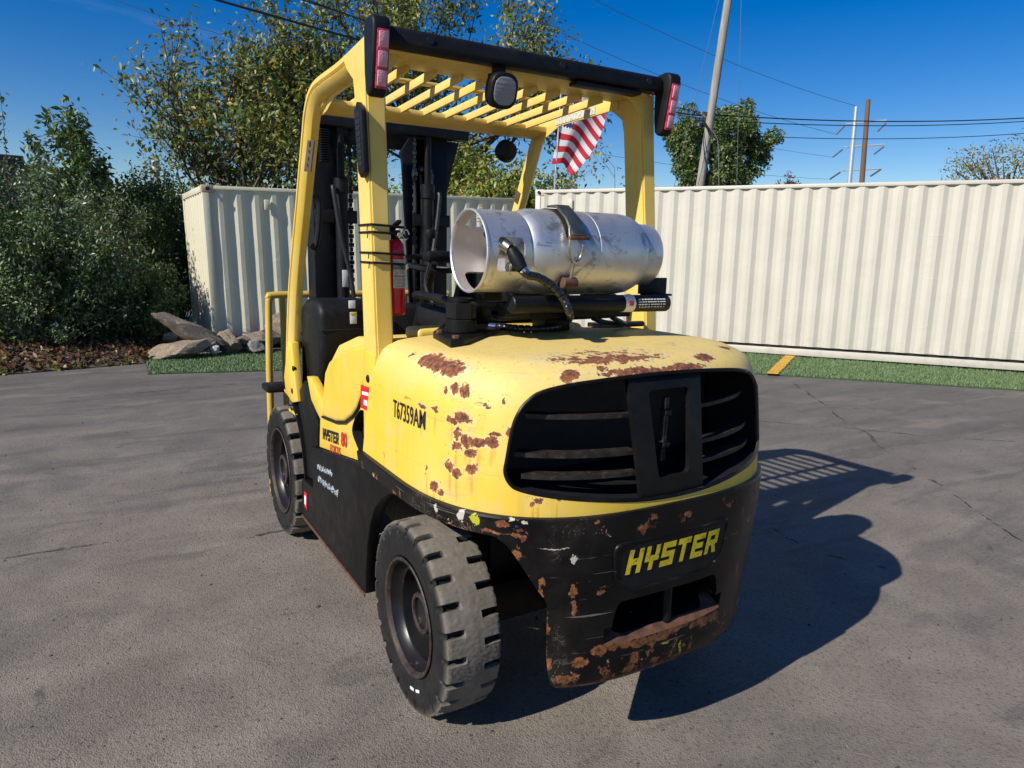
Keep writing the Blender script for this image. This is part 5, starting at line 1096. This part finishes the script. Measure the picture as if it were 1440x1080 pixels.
build_tree('deciduous_tree', 'tall autumn tree rising behind the forklift roof', gz(585, 357, 18.5), 5, 3.0, .2, [(-1.0, .5, 1.0, 3.0), (.9, -.5, 1.0, 3.1), (.3, .2, 1.6, 3.4), (-.4, -.2, 1.6, 3.4), (1.2, -.7, .6, 2.6), (-1.2, .7, .5, 2.6), (.6, .5, .9, 2.5)], 4, .15, 9, .18, mixA, [5, 4, 1.6, .6, 1.2], 'trees behind the containers', spread=.5, upb=.10, nch=(4, 4), wob=.15, thin=.9)
build_tree('deciduous_tree', 'bright yellow green tree seen between the mast and the flag', gz(672, 357, 16.2), 9, 1.4, .10, [(-.6, .4, 1.0, 1.5), (.7, -.4, .9, 1.5), (.1, .2, 1.4, 1.6), (.9, -.5, .4, 1.3), (-.9, .5, .4, 1.2), (0, -.5, .9, 1.3)], 4, .135, 15, .19, [L_lime, L_olive, L_yel, L_mid, L_dark], [5, 3, 2.6, 2.5, 1], 'trees behind the containers', spread=.55, nch=(3, 4))
build_tree('deciduous_tree', 'sparse thin tree with few leaves behind the flag', gz(835, 357, 16.5), 14, 1.7, .05, [(-.3, .2, 1.2, 1.5), (.4, -.2, 1.1, 1.5), (.8, -.5, .8, 1.3), (-.7, .4, .7, 1.2)], 4, .12, 2, .12, mixA, [3, 2, 2, 2, 1], 'trees behind the containers', spread=.5, nch=(2, 3), thin=.6)
# far trees
def round_tree(name, label, base, cz, rx, rz, nleaf, lsize, mats, wts, seed, clumps=70, group=None, dens=.75):
    rg = np.random.default_rng(seed); root = thing(name, label, 'tree', tuple(base), group)
    u = rg.normal(0, 1, (clumps, 3)); u /= np.linalg.norm(u, axis=1, keepdims=True); rad = rg.uniform(.35, 1, (clumps, 1)) ** .6; cc = u * rad * np.array([rx, rx, rz]) + np.array([0, 0, cz])
    per = nleaf // clumps; pts = np.repeat(cc, per, 0); o = rg.normal(0, 1, pts.shape); o /= np.linalg.norm(o, axis=1, keepdims=True)
    pts = pts + o * (rg.uniform(.3, 1, (len(pts), 1)) ** .5) * np.repeat(rg.uniform(.16, .30, (clumps, 1)), per, 0) * rx * dens
    tb = B(); tb.tube([(0, 0, 0), (.1, 0, cz * .5), (0, .1, cz)], [rx * .07, rx * .055, rx * .03], 8); tb.ob('trunk', M_bark, root, 60); bb = B()
    for c in cc[::2]: bb.tube([(0, 0, cz * .55), tuple(c * .5 + np.array([0, 0, cz * .35])), tuple(c)], [rx * .03, rx * .02, rx * .006], 5, cap=False)
    bb.ob('branches', M_bark, root, 60); foliage('crown', pts, lsize, mats, wts, root, seed + 2, o * 1.2); return root
D1 = 46; h = lambda y, d: CX[2] + (357 - y) / 990 * d
b0 = gz(1003, 357, D1); round_tree('evergreen_tree', 'dense dark green tree behind the leaning utility pole', b0, h(222, D1), 3.55, 3.1, 24000, .26, [L_mid, L_dark, L_olive], [3, 3, 2], 31, 90, 'trees behind the containers')
b0 = gz(1405, 357, 60); round_tree('deciduous_tree', 'thin yellowing tree top over the far end of the white container', b0, h(255, 60), 3.6, 2.6, 3800, .23, [L_olive, L_yel, L_brn], [3, 2, 2], 37, 60, 'trees behind the containers', 1.2)
b0 = gz(1100, 357, 55); round_tree('deciduous_tree', 'small russet tree top peeking over the white container', b0, h(262, 55), .8, .9, 350, .2, [L_red, L_brn], [3, 2], 38, 14, 'trees behind the containers', 1.4)
# shrub thicket on the left
def shrub(label, base, rx, ry, rz, cz, nleaf, size, mats, wts, seed, shoots=(), group='shrubs in the thicket', name='shrub'):
    rg = np.random.default_rng(seed); root = thing(name, label, 'shrub', tuple(base), group); k = max(20, nleaf // 130)
    u = rg.normal(0, 1, (k, 3)); u /= np.linalg.norm(u, axis=1, keepdims=True); cc = u * (rg.uniform(.25, 1, (k, 1)) ** .5) * np.array([rx, ry, rz]) + np.array([0, 0, cz]); cc = cc[cc[:, 2] > .08]
    k = len(cc); per = nleaf // k; dirs = cc - np.array([0, 0, cz * .35]); dirs /= np.linalg.norm(dirs, axis=1, keepdims=True)
    # leaves sit along short shoots that point outwards
    t = rg.uniform(-.28, .30, (k, per, 1)); pts = (cc[:, None, :] + dirs[:, None, :] * t + rg.normal(0, .075, (k, per, 3))).reshape(-1, 3); out = np.repeat(dirs, per, 0)
    sb = B()
    for c, d in zip(cc[::3], dirs[::3]): sb.tube([(c[0] * .15, c[1] * .15, 0), tuple(c * .55), tuple(c + d * .3)], [.018, .012, .003], 4, cap=False)
    ex = []
    for (dx, dy, z0, z1) in shoots:
        sb.tube([(dx * .8, dy * .8, z0 * .5), (dx, dy, z0), (dx * 1.05, dy, z1)], [.015, .01, .003], 4, cap=False); n = int((z1 - z0) * 75)
        zz = rg.uniform(z0 * .9, z1, n); ex.append(np.stack([dx + rg.normal(0, .05, n), dy + rg.normal(0, .05, n), zz], 1))
    if ex: e = np.concatenate(ex); pts = np.concatenate([pts, e]); out = np.concatenate([out, np.zeros_like(e)])
    pts = pts[:]; okz = pts[:, 2] > .03; pts = pts[okz]; out = out[okz]
    sb.ob('stems', M_twig, root, 60); foliage('leaves', pts, size, mats, wts, root, seed + 3, out * .9, .4, .42); return root
silv = [L_mid, L_sil, L_dark, L_olive]
shrub('silvery leaved shrub at the back of the thicket under the white chimney pipe', gz(183, 357, 17.2), 1.5, 1.1, 1.45, 1.7, 12000, .085, silv, [3, 2.2, 3, 1.5], 71)
shrub('big silver green shrub in the middle of the thicket', gz(95, 357, 14.6), 1.45, 1.1, 1.25, 1.45, 15000, .085, silv, [3, 3, 2, 1.2], 72)
shrub('tall shrub with upright wand like shoots at the edge of the thicket', gz(20, 357, 13.8), 1.3, 1.0, 1.45, 1.6, 13000, .085, silv, [3, 3, 2, 1], 73, [(.05, -.2, 2.4, 3.95), (.45, .0, 2.3, 3.3), (-.3, 0, 2.3, 3.2)])
shrub('dark shrub pressed against the cream container', gz(222, 357, 16.2), .78, .8, 1.65, 1.6, 9500, .085, [L_dark, L_mid, L_sil], [5, 2.5, .6], 74)
shrub('broad dark leaved sapling standing above the thicket', gz(113, 357, 15.6), .85, .65, 1.05, 3.05, 2100, .16, [L_dark, L_mid, L_olive], [4, 3, 1], 75, [(0, 0, 3.7, 4.3)])
shrub('leafy shrub with yellowing leaf tips in front of the thicket', gz(100, 357, 13.0), 1.05, .7, .98, 1.15, 9500, .08, silv + [L_yel], [3, 2, 3, 2, .4], 76)
shrub('low bright green shrub growing at the asphalt edge', on(75, 488, 'z', 0), .62, .40, .45, .50, 2300, .09, [L_mid, L_sil, L_lime], [5, 2, 1], 77)
shrub('low green shrub arching over the leaf litter', on(128, 480, 'z', 0), .5, .4, .5, .55, 1900, .09, [L_mid, L_dark, L_olive], [4, 3, 2], 78)
shrub('shaded shrub beside the asphalt at the outer end of the bed', on(-40, 492, 'z', 0), .8, .55, .8, .8, 4500, .085, [L_mid, L_sil, L_dark], [3, 2, 3], 79)
shrub('deep green shrub filling the gap behind the low shrubs', gz(50, 357, 12.6), 1.15, .6, 1.0, 1.1, 9500, .08, [L_dark, L_mid, L_sil], [4, 3, 1.2], 80)
shrub('dark shrub in the shade beside the leaning boulder slab', gz(178, 357, 13.0), .75, .5, .62, .66, 6500, .075, [L_dark, L_mid], [5, 2], 81)
shrub('dark green shrub standing behind the vent pipe', gz(150, 357, 18.0), 1.6, 1.0, 1.3, 1.5, 9000, .09, silv, [3, 1.5, 4, 1], 83)
shrub('upright dark shrub rising just behind the end wall of the cream container', gz(243, 357, 15.9), .75, .55, 1.45, 1.55, 8500, .085, silv, [4, 1, 4, 1], 84)
shrub('tall shrub at the far outer end of the thicket', gz(-110, 357, 13.6), 1.4, 1.0, 1.6, 1.7, 11000, .09, silv, [3, 2.5, 2.5, 1], 82)
# leaf litter and weeds on the bank
rg = np.random.default_rng(90); n = 3800; t = rg.uniform(0, 1, n); A = np.array([(p.x, p.y) for p in q0]); kk = t * (len(A) - 1.001); i0 = kk.astype(int); fr = (kk - i0)[:, None]; ba = A[i0] * (1 - fr) + A[i0 + 1] * fr; dd = rg.uniform(.02, 1.7, n)
pts = np.stack([ba[:, 0] - dd * .18, ba[:, 1] + dd, .045 + .22 * np.minimum(1, dd / 1.6) + rg.uniform(0, .03, n)], 1)
o = foliage('leaf_litter', pts, .085, [bpy.data.materials['leaf_russet'], M_soil, L_brn, L_yel], [2, 6, 2.5, .6], None, 91, None, 1.5, .6); tag(o, 'dry brown leaf litter scattered over the planting bank', kind='stuff')
n = 2600; t = rg.uniform(.0, .93, n); kk = t * (len(A) - 1.001); i0 = kk.astype(int); fr = (kk - i0)[:, None]; ba = A[i0] * (1 - fr) + A[i0 + 1] * fr; dd = np.abs(rg.normal(.03, .14, n)); cl = np.sin(t * 37) + np.sin(t * 91 + 1); okk = cl > .1
pts = np.stack([ba[:, 0], ba[:, 1] + dd, .02 + .12 * dd], 1)[okk]; o = foliage('weeds', pts, .07, [L_lime, L_mid, L_yel], [3, 3, 2], None, 92, None, .2, .3); tag(o, 'low green weeds along the asphalt edge', kind='stuff')

# ================================================================== POLES, CABLES, FLAG, BUILDINGS
def polemat(name, a, c):
    m = N(name); g = m.noise(1, 5, .65, vec=m.scale((14, 14, .9))); k = m.mix(m.lin(g, .3, .7, 0, 1), a, c); return m.out(k, .9, 0, g, .5, .02)
M_pole = polemat('weathered_pole_wood', (.20, .18, .145), (.37, .345, .295)); M_bpole = polemat('brown_pole_wood', (.115, .062, .036), (.20, .115, .07)); M_galv = simple('galvanised_steel', (.50, .52, .53), .45, .5, .15, 6); M_cable = simple('cable_black', (.012, .012, .014), .6); M_roofi = simple('insulator_brown', (.06, .05, .05), .6); M_thin = simple('wire_grey', (.12, .13, .15), .5)
def toward(px0, py0, d0, px1, py1):
    """a straight leaning pole: foot on the ground below pixel 0, passing through pixel 1 at the same distance"""
    a = far(px0, py0, d0); c = far(px1, py1, d0); k = (0 - a.z) / (c.z - a.z); return a + (c - a) * k, a, c
DP = 27.0; foot, a, c = toward(985, 258, DP, 1024, 0); top = a + (c - a) * 1.18
UP = thing('utility_pole', 'leaning weathered grey utility pole behind the white container', 'utility pole', tuple(foot))
def rel(b, name, mat, root, smooth=35):
    o = b.ob(name, mat, root, smooth); o.matrix_parent_inverse = Matrix.Translation(-Vector(root.location)); return o
rel(B().tube([foot, a, c, top], [.165, .150, .140, .13], 14), 'pole', M_pole, UP)
at = far(987, 163, DP)
for k in range(3): rel(B().lathe([(-.05, .165 - k * .0), (.05, .165)], far(988 - 2 * k, 160 + 8 * k, DP), (c - a).normalized(), 16), 'pole_band', M_grease, UP)
rel(B().tube(spline([far(990, 172, DP - .2), far(997, 180, DP - .2), far(1006, 190, DP - .2), far(1010, 205, DP - .2), far(1011, 262, DP - .2)], 5), .018, 6), 'drop_cable', M_thin, UP); rel(B().tube(spline([far(988, 170, DP - .2), far(994, 178, DP - .2), far(999, 190, DP - .2)], 4), .05, 6), 'cable_bundle', M_cable, UP)
D2 = 47; foot, a, c = toward(1212, 256, D2, 1221, 140)
o = B().tube([foot, a, c], [.17, .15, .125], 12).ob('utility_pole', M_bpole); tag(o, 'short brown wooden pole beside the steel transmission pole', 'utility pole')
D3 = 120; foot, a, c = toward(1194.5, 256, D3, 1204, 150)
TW = thing('transmission_pole', 'slim steel transmission pole with three pairs of insulator arms far beyond the container', 'transmission pole', tuple(foot))
rel(B().tube([foot, a, c], [.42, .33, .26], 10), 'pole', M_galv, TW)
for (x0, y0, x1, y1), (i0, j0, i1, j1) in (((1189, 174, 1247, 169), ((1188, 177, 1176, 189))), ((1186, 207, 1244, 203), (1185, 210, 1171, 221)), ((1183, 240, 1240, 237), (1182, 242, 1167, 252))):
    rel(B().tube([far(x0, y0, D3), far(x1, y1, D3)], .11, 6), 'cross_arm', M_galv, TW); dx = x1 - x0
    for ox in (0, dx): rel(B().tube([far(i0 + ox, j0 - (0 if ox == 0 else 4), D3), far(i1 + ox, j1 - (0 if ox == 0 else 4), D3)], .12, 6), 'insulator', M_roofi, TW)
def cable(label, p, q, sag, r, mat=M_cable, group='overhead cables', n=24):
    pts = [Vector(p).lerp(Vector(q), i / n) - Vector((0, 0, sag * 4 * (i / n) * (1 - i / n))) for i in range(n + 1)]; o = B().tube(pts, r, 5).ob('overhead_cable', mat, None, 60); return tag(o, label, 'cable', group)
cable('heavy black cable from the leaning pole passing over the forklift', far(986, 163, DP), far(120, -55, 13), .25, .022)
cable('thinner black cable running beside the heavy one over the forklift', far(987, 158, DP), far(250, -60, 13), .22, .013)
cable('third black cable rising over the forklift roof from the leaning pole', far(987, 167, DP), far(210, -85, 12), .30, .010)
cable('upper black cable from the leaning pole to the brown pole side', far(986, 160, DP), far(1700, 139, 45), .55, .022); cable('middle black cable from the leaning pole over the white container', far(986, 168, DP), far(1700, 142, 45), .55, .017); cable('lower black cable from the leaning pole over the white container', far(984, 187, DP), far(1700, 155, 45), .6, .014)
cable('thin transmission wire from the top of the steel pole', far(1204, 149, D3), far(700, -70, 70), 1.2, .030, M_thin, 'transmission wires'); cable('thin transmission wire from the upper arm of the steel pole', far(1177, 189, D3), far(600, -45, 70), 1.4, .030, M_thin, 'transmission wires')
cable('thin transmission wire from the middle arm of the steel pole', far(1171, 221, D3), far(600, 78, 75), 1.2, .022, M_thin, 'transmission wires'); cable('thin transmission wire from the lower arm of the steel pole', far(1167, 252, D3), far(600, 170, 75), 1.0, .022, M_thin, 'transmission wires')
cable('thin wire crossing the open sky above the thicket', far(120, -15, 22), far(560, 108, 24), .2, .008, M_thin)
for k, (x0, y0, x1, y1) in enumerate(((1018, -30, 948, 262), (1043, -30, 1036, 262))): cable(['slanting grey guy wire beside the leaning pole', 'upright grey guy wire beside the leaning pole'][k], far(x0, y0, DP - 1), far(x1, y1, DP - 1), 0, .008, M_thin, 'guy wires')
# flag
DF = 14.2; fb, ft = far(778.5, 357, DF), far(791.5, 92, DF); fb.z = 0; fdir = (ft - far(779.5, 268, DF)).normalized(); fb = ft - fdir * (ft.z / fdir.z)
FG = thing('flag_on_pole', 'striped red white and blue flag hanging from a thin pole behind the container', 'flag', tuple(fb)); rel(B().tube([fb, ft + fdir * .12], .014, 8), 'flag_pole', M_galv, FG)
def flagmat():
    m = N('flag_cloth'); a = m.n('Attribute', attribute_name='fh').outputs['Fac']; s = m.n('Attribute', attribute_name='fs').outputs['Fac']
    st = m.math('MODULO', m.math('FLOOR', m.math('MULTIPLY', a, 13)), 2); c = m.mix(st, (.55, .018, .035), (.72, .71, .70))
    can = m.math('MULTIPLY', m.math('LESS_THAN', s, .4), m.math('LESS_THAN', a, 7 / 13)); cx_ = m.n('CombineXYZ'); m.put(cx_.inputs[0], m.math('MULTIPLY', s, 15)); m.put(cx_.inputs[1], m.math('MULTIPLY', a, 10)); fr = m.vm('FRACTION', cx_.outputs[0]); star = m.math('LESS_THAN', m.vm('DISTANCE', fr, (.5, .5, 0)), .28)
    c = m.mix(can, c, m.mix(star, (.02, .03, .14), (.7, .7, .7))); m.out(c, .8); t = m.n('BsdfTranslucent'); m.put(t.inputs[0], c); mx = m.n('MixShader'); mx.inputs[0].default_value = .35
    m.t.links.new(m.b.outputs[0], mx.inputs[1]); m.t.links.new(t.outputs[0], mx.inputs[2]); m.t.links.new(mx.outputs[0], m.t.nodes['Material Output'].inputs['Surface']); return m.m
ns, nh = 40, 28; h0 = far(791, 98, DF); h1 = far(780, 226, DF); fly = far(853, 150, DF + .25) - far(791, 98, DF); vs = []; hs_ = []; ss = []
side = Vector((CF[0], CF[1], 0)).normalized()
for j in range(nh + 1):
    for i in range(ns + 1):
        s, hh = i / ns, j / nh; p = h0.lerp(h1, hh) + fly * s * (1 - .62 * hh ** 1.6) - Vector(CR) * (.20 * math.sin(math.pi * min(1, s / .3)) * max(0, hh - .45)) + side * (.07 * math.sin(s * 9 + hh * 2.2) * s ** .5) + Vector((0, 0, -.10 * s * s - .05 * math.sin(s * 7 + hh)))
        p += (h1 - h0).normalized() * (-.10 * s * hh); vs.append(p); hs_.append(hh * .999); ss.append(s)
b = B(); b.add(vs, [(j * (ns + 1) + i, j * (ns + 1) + i + 1, (j + 1) * (ns + 1) + i + 1, (j + 1) * (ns + 1) + i) for j in range(nh) for i in range(ns)])
o = rel(b, 'flag_cloth', flagmat(), FG, 80)
for nm, dat in (('fh', hs_), ('fs', ss)): at = o.data.attributes.new(nm, 'FLOAT', 'POINT'); at.data.foreach_set('value', dat)
# pipe and roofs beyond the thicket
a, c = far(221.5, 290, 18.8), far(218.5, 226, 18.8)
o = B().tube([Vector((a.x + (a - c).x * 2, a.y + (a - c).y * 2, 0)), a, c], .088, 16).ob('vent_pipe', M_galv); tag(o, 'grey capped metal pipe standing behind the thicket', 'pipe')
M_wallb = simple('brick_wall_red', (.18, .07, .045), .9, 0, .3, 3); M_roofd = simple('dark_roof', (.05, .045, .042), .8, 0, .3, 3); M_wallw = simple('pale_wall', (.5, .48, .44), .9, 0, .1, 2)
def house(label, px0, px1, pyt, d, wallm, roofm):
    a, c = far(px0, pyt, d), far(px1, pyt, d); mid = (a + c) / 2; wd = (c - a).length; H = a.z; root = thing('building', label, 'building', (mid.x, mid.y, 0)); ang = math.atan2((c - a).y, (c - a).x); rt = Matrix.Rotation(ang, 3, 'Z')
    b = B().box((0, 4, H * .42), (wd, 8, H * .84), 0, None); o = b.ob('wall', wallm, root, 0); root.rotation_euler = (0, 0, ang)
    B().box((0, 4, H * .92), (wd * 1.04, 8.4, H * .16), .03).ob('roof', roofm, root, 0)
    for k in range(2):
        f = B().box((-wd * .25 + k * wd * .5, -.03, H * .5), (wd * .18, .08, H * .25), .01).ob('window', M_dark, root)
    return root
house('brown building with a flat roof behind the outer end of the thicket', -260, 24, 195, 30, M_wallb, M_roofd); house('low dark roofed building glimpsed between the thicket and the container', 150, 246, 262, 34, M_wallb, M_roofd); house('low pale building hidden behind the silver shrubs', 30, 150, 232, 32, M_wallw, M_roofd)

# ================================================================== LITTER ON THE ASPHALT
rg = np.random.default_rng(5); n = 2200; ang = rg.uniform(-.75, 1.75, n); dist = 1.2 + 9 * rg.uniform(0, 1, n) ** 1.3; base = math.atan2(CF[0], CF[1]); vs = []; fs = []
for i in range(n):
    x, y = CX[0] + math.sin(base + ang[i] - .5) * dist[i], CX[1] + math.cos(base + ang[i] - .5) * dist[i]; s = rg.uniform(.002, .007) * (1.7 if rg.random() < .05 else 1); k = len(vs)
    vs += [(x + s * rg.normal(0, 1) * .3 + dx * s, y + dy * s, dz * s) for dx, dy, dz in ((-1, -.8, 0), (1, -.7, 0), (.8, 1, 0), (-.9, .8, 0), (.1, 0, 1.1))]; fs += [(k, k + 1, k + 4), (k + 1, k + 2, k + 4), (k + 2, k + 3, k + 4), (k + 3, k, k + 4)]
o = pydata('gravel', np.array(vs), np.array(fs), simple('grit_stone', (.085, .075, .065), .9, 0, .9, 3), None); tag(o, 'loose grit and pebbles scattered on the asphalt', kind='stuff')
